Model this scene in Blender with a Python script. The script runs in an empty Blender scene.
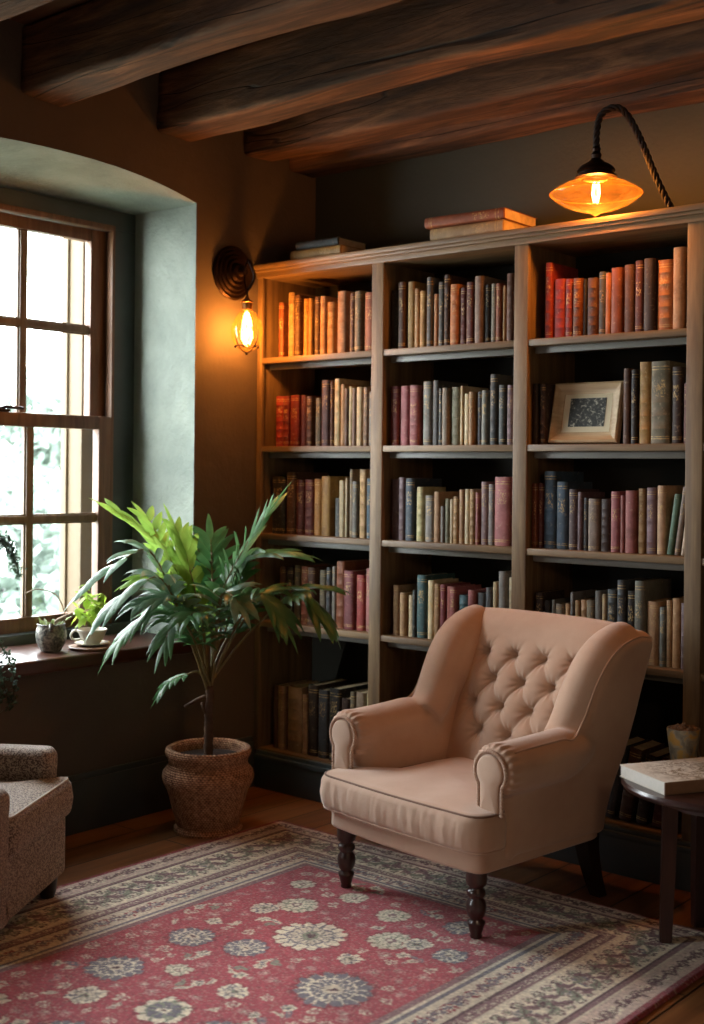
import bpy, bmesh, math, random
import numpy as np
from mathutils import Vector, Matrix, noise
random.seed(7)
PI = math.pi
S = bpy.context.scene
COL = S.collection

# ------------------------------------------------------------------ helpers
def srgb(h):
    h = h.lstrip('#')
    c = [int(h[i:i+2], 16)/255 for i in (0, 2, 4)]
    return tuple((x/12.92 if x <= .04045 else ((x+.055)/1.055)**2.4) for x in c)

def new_obj(name, me, mat=None, parent=None, smooth=True):
    o = bpy.data.objects.new(name, me)
    COL.objects.link(o)
    if mat is not None and len(me.materials) == 0:
        me.materials.append(mat)
    if parent is not None:
        o.parent = parent
    if smooth and len(me.polygons):
        me.polygons.foreach_set('use_smooth', [True]*len(me.polygons))
    return o

def mesh_from(name, verts, faces):
    me = bpy.data.meshes.new(name)
    me.from_pydata([tuple(v) for v in verts], [], faces)
    me.validate()
    me.update()
    return me

def bm_obj(name, bm, mat=None, parent=None, smooth=True, sharp=None):
    bmesh.ops.recalc_face_normals(bm, faces=bm.faces)
    me = bpy.data.meshes.new(name)
    bm.to_mesh(me); bm.free()
    o = new_obj(name, me, mat, parent, smooth)
    if sharp is not None:
        try: me.set_sharp_from_angle(angle=math.radians(sharp))
        except Exception: pass
    return o

def thing(name, label, cat, loc=(0, 0, 0), rotz=0, group=None):
    o = bpy.data.objects.new(name, None)
    o.empty_display_size = .05
    COL.objects.link(o)
    o.location = loc
    o.rotation_euler = (0, 0, rotz)
    return tag(o, label, cat, group)

def tag(o, label, cat, group=None):
    o['label'] = label; o['category'] = cat
    if group: o['group'] = group
    return o

def struct(o):
    o['kind'] = 'structure'
    return o

def bm_box(bm, x0, x1, y0, y1, z0, z1, bev=0, seg=2):
    b = bmesh.new()
    vs = [b.verts.new((x, y, z)) for x in (x0, x1) for y in (y0, y1) for z in (z0, z1)]
    for f in [(0,1,3,2),(4,6,7,5),(0,4,5,1),(2,3,7,6),(0,2,6,4),(1,5,7,3)]:
        b.faces.new([vs[i] for i in f])
    bmesh.ops.recalc_face_normals(b, faces=b.faces)
    if bev > 0:
        bmesh.ops.bevel(b, geom=list(b.edges), offset=bev, segments=seg, affect='EDGES', profile=.6)
    me = bpy.data.meshes.new('tmp'); b.to_mesh(me); b.free()
    bm.from_mesh(me); bpy.data.meshes.remove(me)

def box(name, x0, x1, y0, y1, z0, z1, mat, parent=None, bev=.004, seg=2):
    bm = bmesh.new(); bm_box(bm, x0, x1, y0, y1, z0, z1, bev, seg)
    return bm_obj(name, bm, mat, parent, True, 40)

def bm_lathe(bm, prof, cx=0, cy=0, cz=0, n=40, cap0=True, cap1=True):
    rings = []
    for r, z in prof:
        rings.append([bm.verts.new((cx+r*math.cos(2*PI*k/n), cy+r*math.sin(2*PI*k/n), cz+z)) for k in range(n)])
    for a, b in zip(rings, rings[1:]):
        for k in range(n):
            bm.faces.new((a[k], a[(k+1) % n], b[(k+1) % n], b[k]))
    if cap0 and prof[0][0] > 1e-5: bm.faces.new(rings[0][::-1])
    if cap1 and prof[-1][0] > 1e-5: bm.faces.new(rings[-1])

def lathe(name, prof, mat, parent=None, c=(0, 0, 0), n=40, sharp=50, cap0=True, cap1=True):
    bm = bmesh.new(); bm_lathe(bm, prof, c[0], c[1], c[2], n, cap0, cap1)
    bmesh.ops.remove_doubles(bm, verts=bm.verts, dist=1e-6)
    return bm_obj(name, bm, mat, parent, True, sharp)

def bm_tube(bm, pts, rad, n=8, caps=True, closed=False):
    pts = [Vector(p) for p in pts]
    N = len(pts)
    rs = rad if isinstance(rad, (list, tuple)) else [rad]*N
    rings = []
    up = None
    for i, p in enumerate(pts):
        if closed: t = (pts[(i+1) % N]-pts[i-1])
        else: t = pts[min(i+1, N-1)]-pts[max(i-1, 0)]
        if t.length < 1e-9: t = Vector((0, 0, 1))
        t.normalize()
        if up is None:
            up = Vector((0, 0, 1)) if abs(t.z) < .9 else Vector((1, 0, 0))
        a = (up - t*up.dot(t))
        if a.length < 1e-6: a = t.orthogonal()
        a.normalize(); b = t.cross(a); up = a
        rings.append([bm.verts.new(p+(a*math.cos(2*PI*k/n)+b*math.sin(2*PI*k/n))*rs[i]) for k in range(n)])
    R = range(N) if closed else range(N-1)
    for i in R:
        A, B = rings[i], rings[(i+1) % N]
        for k in range(n):
            bm.faces.new((A[k], A[(k+1) % n], B[(k+1) % n], B[k]))
    if caps and not closed:
        bm.faces.new(rings[0][::-1]); bm.faces.new(rings[-1])

def tube(name, pts, rad, mat, parent=None, n=8, closed=False):
    bm = bmesh.new(); bm_tube(bm, pts, rad, n, True, closed)
    return bm_obj(name, bm, mat, parent)

def bez(p0, p1, p2, n):
    p0, p1, p2 = Vector(p0), Vector(p1), Vector(p2)
    return [p0*(1-t)**2+p1*2*t*(1-t)+p2*t*t for t in [i/(n-1) for i in range(n)]]

def catmull(P, n=8, closed=False):
    P = [Vector(p) for p in P]; out = []
    N = len(P)
    for i in range(N if closed else N-1):
        if closed: a, b, c, d = P[i-1], P[i], P[(i+1) % N], P[(i+2) % N]
        else: a, b, c, d = P[max(i-1, 0)], P[i], P[i+1], P[min(i+2, N-1)]
        for k in range(n):
            t = k/n
            out.append(.5*((2*b)+(c-a)*t+(2*a-5*b+4*c-d)*t*t+(3*b-a-3*c+d)*t**3))
    if not closed: out.append(P[-1])
    return out

# ------------------------------------------------------------------ materials
class NT:
    def __init__(s, name):
        s.m = bpy.data.materials.new(name); s.m.use_nodes = True
        s.t = s.m.node_tree; s.n = s.t.nodes; s.n.clear()
        s.out = s.n.new('ShaderNodeOutputMaterial')
    def add(s, typ, ins=None, **kw):
        nd = s.n.new(typ)
        for k, v in kw.items(): setattr(nd, k, v)
        for k, v in (ins or {}).items():
            sk = nd.inputs[k]
            if isinstance(v, bpy.types.NodeSocket): s.t.links.new(v, sk)
            else:
                if sk.type == 'RGBA' and len(v) == 3: v = (*v, 1)
                sk.default_value = v
        return nd
    def coord(s, kind='Object', scale=(1, 1, 1)):
        c = s.add('ShaderNodeTexCoord')
        mp = s.add('ShaderNodeMapping', {'Vector': c.outputs[kind], 'Scale': scale})
        return mp.outputs[0]
    def noise(s, vec, scale, detail=5, rough=.55, dist=0):
        return s.add('ShaderNodeTexNoise', {'Vector': vec, 'Scale': scale, 'Detail': detail, 'Roughness': rough, 'Distortion': dist}).outputs[0]
    def ramp(s, fac, stops):
        r = s.add('ShaderNodeValToRGB', {'Fac': fac})
        el = r.color_ramp.elements
        while len(el) < len(stops): el.new(.5)
        for e, (p, c) in zip(el, stops):
            e.position = p; e.color = (*c, 1) if len(c) == 3 else c
        return r.outputs[0]
    def mix(s, fac, a, b, mode='MIX'):
        nd = s.add('ShaderNodeMix', data_type='RGBA', blend_type=mode)
        for sk, v in ((nd.inputs[0], fac), (nd.inputs[6], a), (nd.inputs[7], b)):
            if isinstance(v, bpy.types.NodeSocket): s.t.links.new(v, sk)
            else: sk.default_value = (*v, 1) if isinstance(v, tuple) and len(v) == 3 else v
        return nd.outputs[2]
    def math(s, op, a, b=0.0, clamp=False):
        nd = s.add('ShaderNodeMath', operation=op, use_clamp=clamp)
        for sk, v in zip(nd.inputs, (a, b)):
            if isinstance(v, bpy.types.NodeSocket): s.t.links.new(v, sk)
            else: sk.default_value = v
        return nd.outputs[0]
    def bump(s, h, strength=.3, dist=.01):
        return s.add('ShaderNodeBump', {'Height': h, 'Strength': strength, 'Distance': dist}).outputs[0]
    def bsdf(s, color, rough=.6, normal=None, **kw):
        ins = {'Base Color': color, 'Roughness': rough}
        if normal is not None: ins['Normal'] = normal
        ins.update(kw)
        b = s.add('ShaderNodeBsdfPrincipled', ins)
        s.t.links.new(b.outputs[0], s.out.inputs[0])
        return s.m

def m_plain(name, hexc, rough=.6, var=.25, scale=8, bump=.15, bscale=40, **kw):
    t = NT(name); v = t.coord()
    c = srgb(hexc); n = t.noise(v, scale)
    col = t.ramp(n, [(.3, tuple(x*(1-var) for x in c)), (.7, tuple(min(1, x*(1+var)) for x in c))])
    return t.bsdf(col, rough, t.bump(t.noise(v, bscale), bump, .004), **kw)

def m_wood(name, dark, light, axis='z', rough=.5, scale=1.0, bump=.25, coat=0.0):
    t = NT(name)
    lo, hi = 1.2*scale, 16*scale
    sc = {'x': (lo, hi, hi), 'y': (hi, lo, hi), 'z': (hi, hi, lo)}[axis]
    v = t.coord('Object', sc)
    g = t.noise(v, 1.6, 7, .62, .6)
    g2 = t.noise(t.coord('Object', tuple(x*3 for x in sc)), 2.2, 4, .6, .3)
    f = t.math('ADD', t.math('MULTIPLY', g, .75), t.math('MULTIPLY', g2, .25))
    big = t.noise(t.coord(), 2.0, 3)
    col = t.ramp(f, [(.34, srgb(dark)), (.52, tuple((a+b)/2 for a, b in zip(srgb(dark), srgb(light)))), (.68, srgb(light))])
    col = t.mix(t.math('MULTIPLY', big, .45), col, tuple(x*.5 for x in srgb(dark)))
    return t.bsdf(col, rough, t.bump(f, bump, .004), **({'Coat Weight': coat} if coat else {}))

def m_plaster(name, c1, c2, scale=1.4, bump=.35):
    t = NT(name); v = t.coord()
    n = t.noise(v, scale, 6, .6)
    col = t.ramp(n, [(.3, srgb(c1)), (.7, srgb(c2))])
    h = t.math('ADD', t.math('MULTIPLY', t.noise(v, 7, 4, .5), 1.0), t.math('MULTIPLY', t.noise(v, 60, 3), .22))
    return t.bsdf(col, .85, t.bump(h, bump, .02))

def m_emit(name, col, strength):
    t = NT(name)
    e = t.add('ShaderNodeEmission', {'Color': col, 'Strength': strength})
    t.t.links.new(e.outputs[0], t.out.inputs[0])
    return t.m

def m_glass(name, tint, gloss=.08, dirt=0.0, dirtcol=(1, 1, 1), emit=0.0):
    t = NT(name)
    tr = t.add('ShaderNodeBsdfTransparent', {'Color': tint})
    gl = t.add('ShaderNodeBsdfGlossy', {'Roughness': .05, 'Color': (1, 1, 1)})
    lw = t.add('ShaderNodeLayerWeight', {'Blend': .25})
    f = t.math('ADD', t.math('MULTIPLY', lw.outputs['Facing'], .35), gloss, True)
    mx = t.add('ShaderNodeMixShader', {0: f, 1: tr.outputs[0], 2: gl.outputs[0]})
    res = mx.outputs[0]
    if dirt:
        df = t.add('ShaderNodeBsdfTranslucent', {'Color': dirtcol})
        d2 = t.add('ShaderNodeBsdfDiffuse', {'Color': dirtcol})
        dd = t.add('ShaderNodeMixShader', {0: .5, 1: df.outputs[0], 2: d2.outputs[0]})
        n = t.noise(t.coord(), 14, 6, .65)
        ff = t.math('MULTIPLY', t.ramp(n, [(.35, (.3, .3, .3)), (.7, (1, 1, 1))]), dirt)
        res = t.add('ShaderNodeMixShader', {0: ff, 1: res, 2: dd.outputs[0]}).outputs[0]
    t.t.links.new(res, t.out.inputs[0])
    return t.m

WALL = m_plaster('wall_plaster', '#4b4037', '#5b4e43', 1.1, .35)
WALLB = m_plaster('back_wall_plaster', '#37382f', '#424338', 1.0, .3)
PALE = m_plaster('pale_wall_plaster', '#6a6054', '#776c5f', 1.1, .3)
SAGE = m_plaster('recess_plaster', '#69726a', '#8b9388', 2.6, 1.0)
CEILW = m_wood('ceiling_boards', '#4a2e1c', '#7a4f32', 'x', .8, .6)
def m_beam():
    t = NT('beam_oak'); v = t.coord('Object', (1.1, 11, 11))
    g = t.noise(v, 1.5, 8, .65, .9)
    big = t.noise(t.coord('Object', (1.2, 3, 3)), 1.6, 4, .6)
    kn = t.add('ShaderNodeTexVoronoi', {'Vector': t.coord('Object', (1.0, 2.2, 2.2)), 'Scale': 2.3}, feature='F1')
    knot = t.ramp(kn.outputs['Distance'], [(.03, (1, 1, 1)), (.10, (0, 0, 0))])
    cr = t.noise(t.coord('Object', (.30, 5, 5)), 1.5, 2, .45, .25)
    crack = t.ramp(t.math('ABSOLUTE', t.math('SUBTRACT', cr, .5)), [(.002, (1, 1, 1)), (.007, (0, 0, 0))])
    col = t.ramp(g, [(.32, srgb('#2f1c0f')), (.5, srgb('#5c3c25')), (.68, srgb('#8f6444'))])
    col = t.mix(t.ramp(big, [(.4, (0, 0, 0)), (.7, (.65, .65, .65))]), col, srgb('#2e1c11'))
    dk = t.math('MAXIMUM', crack, knot)
    col = t.mix(t.math('MULTIPLY', dk, .85), col, srgb('#120905'))
    h = t.math('SUBTRACT', t.math('ADD', t.math('MULTIPLY', g, .5), t.math('MULTIPLY', t.noise(t.coord('Object', (4, 14, 14)), 2, 5, .6), .5)), t.math('MULTIPLY', dk, .6))
    return t.bsdf(col, .8, t.bump(h, .65, .02))
BEAM = m_beam()
TEAL = m_plain('dark_teal_paint', '#363f41', .55, .15, 5, .1)
FRAMEP = m_plain('slate_frame_paint', '#39423f', .5, .15, 6, .12)
SASHW = m_wood('sash_wood', '#553722', '#8a6343', 'z', .5, 1.0, .2)
MUNT = m_wood('glazing_bar_wood', '#5f4a35', '#8f7558', 'z', .5, 1.0, .2)
SILLW = m_wood('sill_wood', '#3c2219', '#633c2c', 'y', .32, .8, .15)
JAMB = m_plain('outer_jamb_paint', '#574830', .7, .08, 3, .1)
CASE = m_wood('bookcase_wood', '#5a442d', '#9c8059', 'z', .55, .9, .25)
CASEH = m_wood('bookcase_shelf_wood', '#5c462f', '#9c8059', 'x', .5, .9, .25)
CASEB = m_plain('bookcase_back', '#26241e', .8, .2, 4, .1)
RAIL = m_plain('shelf_rail_paint', '#6b6a62', .45, .1, 6, .05)
PLINTH = m_plain('plinth_paint', '#3e484b', .5, .15, 4, .1)
IRON = m_plain('dark_iron', '#2a1c15', .42, .3, 20, .3, 60, Metallic=.85)
BRASS = m_plain('aged_brass', '#7d5a35', .4, .3, 20, .2, 60, Metallic=.9)
BLACKW = m_wood('black_wood', '#140d0a', '#2a1b14', 'z', .4, 1.0, .15)
LEGW = m_wood('turned_leg_wood', '#23110d', '#45261d', 'z', .32, 1.0, .15, .3)
TABLEW = m_wood('side_table_wood', '#2c1a18', '#4d302b', 'z', .35, 1.0, .12, .2)
TABLET = m_wood('side_table_top_wood', '#2c1a18', '#4d302b', 'x', .3, 1.0, .12, .2)
PAPER = m_plain('old_paper', '#cdb792', .9, .2, 30, .2, 200)
# ------------------------------------------------------------------ camera
cd = bpy.data.cameras.new('camera'); cam = bpy.data.objects.new('camera', cd); COL.objects.link(cam)
yaw, rol = -.7026, .0101
fw = Vector((math.sin(yaw), math.cos(yaw), -.0011)).normalized()
r0 = Vector((math.cos(yaw), -math.sin(yaw), 0)); u0 = r0.cross(fw)
rr = r0*math.cos(rol)+u0*math.sin(rol); uu = -r0*math.sin(rol)+u0*math.cos(rol)
M = Matrix(((rr.x, uu.x, -fw.x, 3.9557), (rr.y, uu.y, -fw.y, -4.3829), (rr.z, uu.z, -fw.z, 1.428), (0, 0, 0, 1)))
cam.matrix_world = M
cd.sensor_width = 36; cd.sensor_fit = 'AUTO'; cd.lens = 1238.8/1024*36; cd.shift_y = -39.87/1024
cd.dof.use_dof = True; cd.dof.focus_distance = 4.3; cd.dof.aperture_fstop = 2.2
S.camera = cam

# ------------------------------------------------------------------ room shell
RX, RY, RZ = 5.2, -5.6, 3.09          # room extents
WY0, WY1, WZ0, WZ1 = -2.22, -.762, .66, 2.57   # window recess in the left wall (x = 0 .. -.52)
WT = -.52
def plank_floor():
    t = NT('floor_planks'); c = t.add('ShaderNodeTexCoord')
    mp = t.add('ShaderNodeMapping', {'Vector': c.outputs['Object'], 'Rotation': (0, 0, PI/2)})
    br = t.add('ShaderNodeTexBrick', {'Vector': mp.outputs[0], 'Color1': (.2, .2, .2, 1), 'Color2': (.8, .8, .8, 1), 'Mortar': (0, 0, 0, 1),
        'Scale': 1.0, 'Mortar Size': .004, 'Mortar Smooth': .3, 'Brick Width': 1.9, 'Row Height': .165}, offset=.37)
    g = t.noise(t.coord('Object', (18, 1.3, 1)), 1.5, 7, .62, .5)
    col = t.ramp(g, [(.3, srgb('#4f2f1a')), (.55, srgb('#7d4f2c')), (.75, srgb('#9c6a3e'))])
    col = t.mix(.45, col, t.ramp(br.outputs['Color'], [(.2, srgb('#57341d')), (.8, srgb('#93633a'))]))
    col = t.mix(br.outputs['Fac'], col, srgb('#170d07'))
    h = t.math('SUBTRACT', t.math('MULTIPLY', g, .25), br.outputs['Fac'])
    return t.bsdf(col, .38, t.bump(h, .35, .006))
struct(box('floor', -.02, RX, RY, .02, -.06, 0, plank_floor(), bev=0))
struct(box('wall_back', -.6, RX+.1, 0, .12, 0, RZ+.1, WALLB, bev=0))
struct(box('wall_right', RX, RX+.1, RY, 0, 0, RZ+.1, PALE, bev=0))
struct(box('wall_front', -.6, RX+.1, RY-.1, RY, 0, RZ+.1, PALE, bev=0))

# left wall with an arched, deep plastered window recess
def left_wall():
    ny = 24
    ys = [WY0+(WY1-WY0)*k/ny for k in range(ny+1)]
    def ztop(y):
        u = (y-WY0)/(WY1-WY0)*2-1
        return WZ1+.082*(1-abs(u)**2.4)
    V = []; F = []; MI = []
    def v(*p): V.append(p); return len(V)-1
    def q(a, b, c, d, m): F.append((a, b, c, d)); MI.append(m)
    def quad(p, m):
        q(*[v(*x) for x in p], m)
    H = RZ+.1
    B0, B1 = WY0-2.9, WY1-2.9               # added second window, out of view nearer the viewer, for front-left light
    for X_ in (0, WT):
        quad([(X_, RY, 0), (X_, B0, 0), (X_, B0, H), (X_, RY, H)], 0)
        quad([(X_, B1, 0), (X_, WY0, 0), (X_, WY0, H), (X_, B1, H)], 0)
        quad([(X_, B0, 0), (X_, B1, 0), (X_, B1, WZ0), (X_, B0, WZ0)], 0)
        quad([(X_, B0, WZ1), (X_, B1, WZ1), (X_, B1, H), (X_, B0, H)], 0)
    quad([(WT, B0, WZ1), (WT, B1, WZ1), (0, B1, WZ1), (0, B0, WZ1)], 1)
    quad([(WT, B0, WZ0), (WT, B1, WZ0), (0, B1, WZ0), (0, B0, WZ0)], 1)
    for y in (B0, B1): quad([(WT, y, WZ0), (0, y, WZ0), (0, y, WZ1), (WT, y, WZ1)], 1)
    quad([(0, WY1, 0), (0, 0, 0), (0, 0, H), (0, WY1, H)], 0)
    quad([(0, WY0, 0), (0, WY1, 0), (0, WY1, WZ0), (0, WY0, WZ0)], 0)
    for a, b in zip(ys, ys[1:]):
        quad([(0, a, ztop(a)), (0, b, ztop(b)), (0, b, H), (0, a, H)], 0)
        # soffit, sloping down toward the frame, slightly rolled edge
        quad([(WT, a, WZ1), (WT, b, WZ1), (-.03, b, ztop(b)-.004), (-.03, a, ztop(a)-.004)], 1)
        quad([(-.03, a, ztop(a)-.004), (-.03, b, ztop(b)-.004), (0, b, ztop(b)), (0, a, ztop(a))], 1)
    for y, s in ((WY1, 1), (WY0, -1)):
        quad([(WT, y, WZ0), (0, y, WZ0), (0, y, WZ1), (WT, y, WZ1)], 1)
    quad([(WT, WY0, WZ0), (WT, WY1, WZ0), (0, WY1, WZ0), (0, WY0, WZ0)], 1)
    # outer face around the hole
    quad([(WT, WY1, 0), (WT, .1, 0), (WT, .1, H), (WT, WY1, H)], 0)
    quad([(WT, WY0, 0), (WT, WY1, 0), (WT, WY1, WZ0), (WT, WY0, WZ0)], 0)
    quad([(WT, WY0, WZ1), (WT, WY1, WZ1), (WT, WY1, H), (WT, WY0, H)], 0)
    me = mesh_from('wall_left', V, F)
    me.materials.append(WALL); me.materials.append(SAGE)
    for p, m in zip(me.polygons, MI): p.material_index = m
    bm = bmesh.new(); bm.from_mesh(me); bmesh.ops.remove_doubles(bm, verts=bm.verts, dist=1e-4); bm.to_mesh(me); bm.free()
    return struct(new_obj('wall_left', me, None, None, False))
left_wall()
# roof slab with boards
struct(box('ceiling', -.6, RX+.1, RY-.1, .12, RZ, RZ+.1, CEILW, bev=0))

# skirting boards
def skirting(name, x0, x1, y0, y1, axis):
    bm = bmesh.new()
    bm_box(bm, x0, x1, y0, y1, 0, .205, .003)
    if axis == 'x': bm_box(bm, x0, x1, y0+.004, y1, .2, .228, .005)
    else: bm_box(bm, x0, x1-.006, y0, y1, .2, .228, .005)
    return struct(bm_obj(name, bm, TEAL, None, True, 40))
skirting('baseboard_left', 0, .022, RY, -.40, 'y')
skirting('baseboard_back', 2.86, RX, -.022, 0, 'x')
skirting('baseboard_right', RX-.022, RX, RY, -.03, 'y')

# rough hewn beams
def beam(y0, y1, z0, seed, label, x1=RX-.01):
    rnd = random.Random(seed)
    L = x1+.0
    nx, nr = 150, 28
    w, h = y1-y0, 3.085-z0
    V = []; F = []
    per = []
    # rounded rectangle cross-section, traversed
    def sect():
        pts = []
        r = .022
        cs = [(w/2-r, h/2-r, 0), (-w/2+r, h/2-r, PI/2), (-w/2+r, -h/2+r, PI), (w/2-r, -h/2+r, 1.5*PI)]
        for cx, cz, a0 in cs:
            for k in range(4):
                a = a0+PI/2*k/3
                pts.append((cx+r*math.cos(a), cz+r*math.sin(a)))
        out = []
        for (a, b), (c, d) in zip(pts, pts[1:]+pts[:1]):
            n = 5 if math.hypot(a-c, b-d) > .08 else 1
            for k in range(n): out.append((a+(c-a)*k/n, b+(d-b)*k/n))
        return out
    sc = sect(); m = len(sc)
    for i in range(nx+1):
        x = .004+(L-.004)*i/nx
        for (a, b) in sc:
            nv = Vector((x*1.1+seed*7, a*4, b*4))
            d = noise.noise(nv)*.016+noise.noise(nv*3.1)*.007+noise.noise(Vector((x*.5+seed, 0, 0)))*.012
            l = math.hypot(a, b)
            ta = 1.0
            z = (z0+3.085)/2+b*ta+(d*b/l if b < 0 else 0)
            y = (y0+y1)/2+a*ta+d*a/l
            V.append((x, min(y, -.003), min(z, 3.088)))
    for i in range(nx):
        for k in range(m):
            F.append((i*m+k, i*m+(k+1) % m, (i+1)*m+(k+1) % m, (i+1)*m+k))
    F.append(tuple(range(m-1, -1, -1))); F.append(tuple(nx*m+k for k in range(m)))
    o = new_obj('ceiling_beam', mesh_from('ceiling_beam', V, F), BEAM)
    bm = bmesh.new(); bm.from_mesh(o.data); bmesh.ops.recalc_face_normals(bm, faces=bm.faces); bm.to_mesh(o.data); bm.free()
    return tag(o, label, 'beam', 'rough oak ceiling beams')
beam(-2.28, -2.10, 2.83, 4, 'rough oak ceiling beam nearest the viewer, only its end at the top left corner')
beam(-1.655, -1.46, 2.83, 1, 'rough oak ceiling beam above the window, second from the viewer')
beam(-.99, -.79, 2.83, 2, 'thick rough oak ceiling beam with cracks and knots, above the front of the armchair')
beam(-.485, -.275, 2.83, 3, 'rough oak ceiling beam just in front of the bookcase, second from the back wall')
beam(-.19, -.004, 2.815, 5, 'dark shadowed ceiling beam running along the top of the back wall')

# ------------------------------------------------------------------ window
WIN = struct(bpy.data.objects.new('window_1', None)); COL.objects.link(WIN)
FILLWIN = struct(bpy.data.objects.new('fill_window', None)); COL.objects.link(FILLWIN)  # unseen window added to let in front-left fill light
bm = bmesh.new(); O2 = -2.9
bm_box(bm, -.52, -.40, WY1-.125+O2, WY1+O2-.001, .70, WZ1, .006)
bm_box(bm, -.52, -.40, WY0+O2+.001, WY0+.125+O2, .70, WZ1, .006)
bm_box(bm, -.52, -.40, WY0+O2+.001, WY1+O2-.001, 2.485, WZ1, .006)
bm_box(bm, -.52, -.36, WY0+O2+.001, WY1+O2-.001, .665, .742, .006)
for k in (1, 2):
    yy = WY0+.125+O2+(WY1-WY0-.25)*k/3; bm_box(bm, -.47, -.43, yy-.017, yy+.017, .742, 2.485, .004)
for zz in (1.18, 1.62, 2.05): bm_box(bm, -.468, -.432, WY0+.125+O2, WY1-.125+O2, zz-.02, zz+.02, .004)
bm_obj('frame', bm, FRAMEP, FILLWIN, True, 40)
PANE = m_glass('window_pane_glass', (1, 1, 1), .03)
def window():
    bm = bmesh.new()
    # outer painted frame
    bm_box(bm, -.515, -.40, WY1-.125, WY1-.001, .70, 2.4845, .003)
    bm_box(bm, -.515, -.40, WY0+.001, WY0+.125, .70, 2.4845, .003)
    bm_box(bm, -.515, -.40, WY0+.001, WY1-.001, 2.485, WZ1-.001, .003)
    bm_box(bm, -.52, -.36, WY0, WY1, .69, .742, .006)
    bm_obj('frame', bm, FRAMEP, WIN, True, 40)
    bm = bmesh.new()   # inner wooden beads
    y0, y1 = WY0+.125, WY1-.125
    bm_box(bm, -.43, -.388, y1-.014, y1+.002, .742, 2.50, .004)
    bm_box(bm, -.43, -.388, y0-.002, y0+.014, .742, 2.50, .004)
    bm_box(bm, -.43, -.388, y0, y1, 2.475, 2.50, .004)
    bm_obj('stop_bead', bm, SASHW, WIN, True, 40)
    def sash(nm, x, z0, z1, stile, top, bot, mz, wood):
        s = None
        bm = bmesh.new()
        ya, yb = y0+.006, y1-.006
        t = .022
        bm_box(bm, x-t, x+t, yb-stile, yb, z0, z1, .005)
        bm_box(bm, x-t, x+t, ya, ya+stile, z0, z1, .005)
        bm_box(bm, x-t, x+t, ya+stile, yb-stile, z1-top, z1, .005)
        bm_box(bm, x-t, x+t, ya+stile, yb-stile, z0, z0+bot, .005)
        s = bm_obj(nm, bm, wood, WIN, True, 40)
        ga, gb, za, zb = ya+stile, yb-stile, z0+bot, z1-top
        n = 3; w = (gb-ga)/n
        for k in range(1, n):
            y = ga+w*k
            bm = bmesh.new(); bm_box(bm, x-.016, x+.016, y-.017, y+.017, za, zb, .006)
            bm_box(bm, x-.008, x+.008, y-.024, y+.024, za, zb, .003)
            bm_obj('glazing_bar', bm, MUNT, s, True, 40)
        bm = bmesh.new(); bm_box(bm, x-.0155, x+.0155, ga, gb, mz-.015, mz+.015, .006)
        bm_box(bm, x-.0075, x+.0075, ga, gb, mz-.022, mz+.022, .003)
        bm_obj('glazing_bar', bm, MUNT, s, True, 40)
        for k in range(n):
            for (a, b) in ((za, mz), (mz, zb)):
                bm = bmesh.new()
                vs = [bm.verts.new((x, yy, zz)) for yy, zz in ((ga+w*k, a), (ga+w*(k+1), a), (ga+w*(k+1), b), (ga+w*k, b))]
                bm.faces.new(vs)
                bm_obj('pane', bm, PANE, s)
        return s
    sash('upper_sash', -.462, 1.60, 2.478, .085, .055, .045, 2.034, SASHW)
    sash('lower_sash', -.412, .745, 1.655, .072, .058, .062, 1.212, SASHW)
    # brass sash lock on the meeting rail
    bm = bmesh.new(); bm_box(bm, -.43, -.385, -1.50, -1.42, 1.655, 1.667, .003)
    bm_tube(bm, [(-.40, -1.47, 1.665), (-.39, -1.44, 1.675), (-.385, -1.36, 1.672)], .007, 8)
    bm_obj('sash_lock', bm, IRON, WIN)
    # cream outer jambs seen through the glass
    for nm, ya, yb in (('outer_jamb', WY1-.19, WY1-.10), ('outer_jamb', WY0+.10, WY0+.19)):
        bm = bmesh.new(); bm_box(bm, -.66, -.53, ya, yb, .62, 2.62, .004)
        bm_box(bm, -.665, -.625, ya-.012, yb, .62, 2.62, .004)
        bm_obj(nm, bm, JAMB, WIN, True, 40)
    bm = bmesh.new(); bm_box(bm, -.70, -.53, WY0, WY1, .56, .66, .004)
    bm_obj('outer_sill', bm, JAMB, WIN, True, 40)
    bm = bmesh.new(); bm_box(bm, -.37, .035, WY0-.05, WY1+.03, .645, .70, .012, 3)
    # the board is notched into the recess: trim the ears that would cut the wall
    bm_o = bm_obj('window_sill', bm, SILLW, WIN, True, 40)
    for v in bm_o.data.vertices:
        if v.co.y > WY1: v.co.y = WY1-.0005
        if v.co.y < WY0: v.co.y = WY0+.0005
window()

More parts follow.
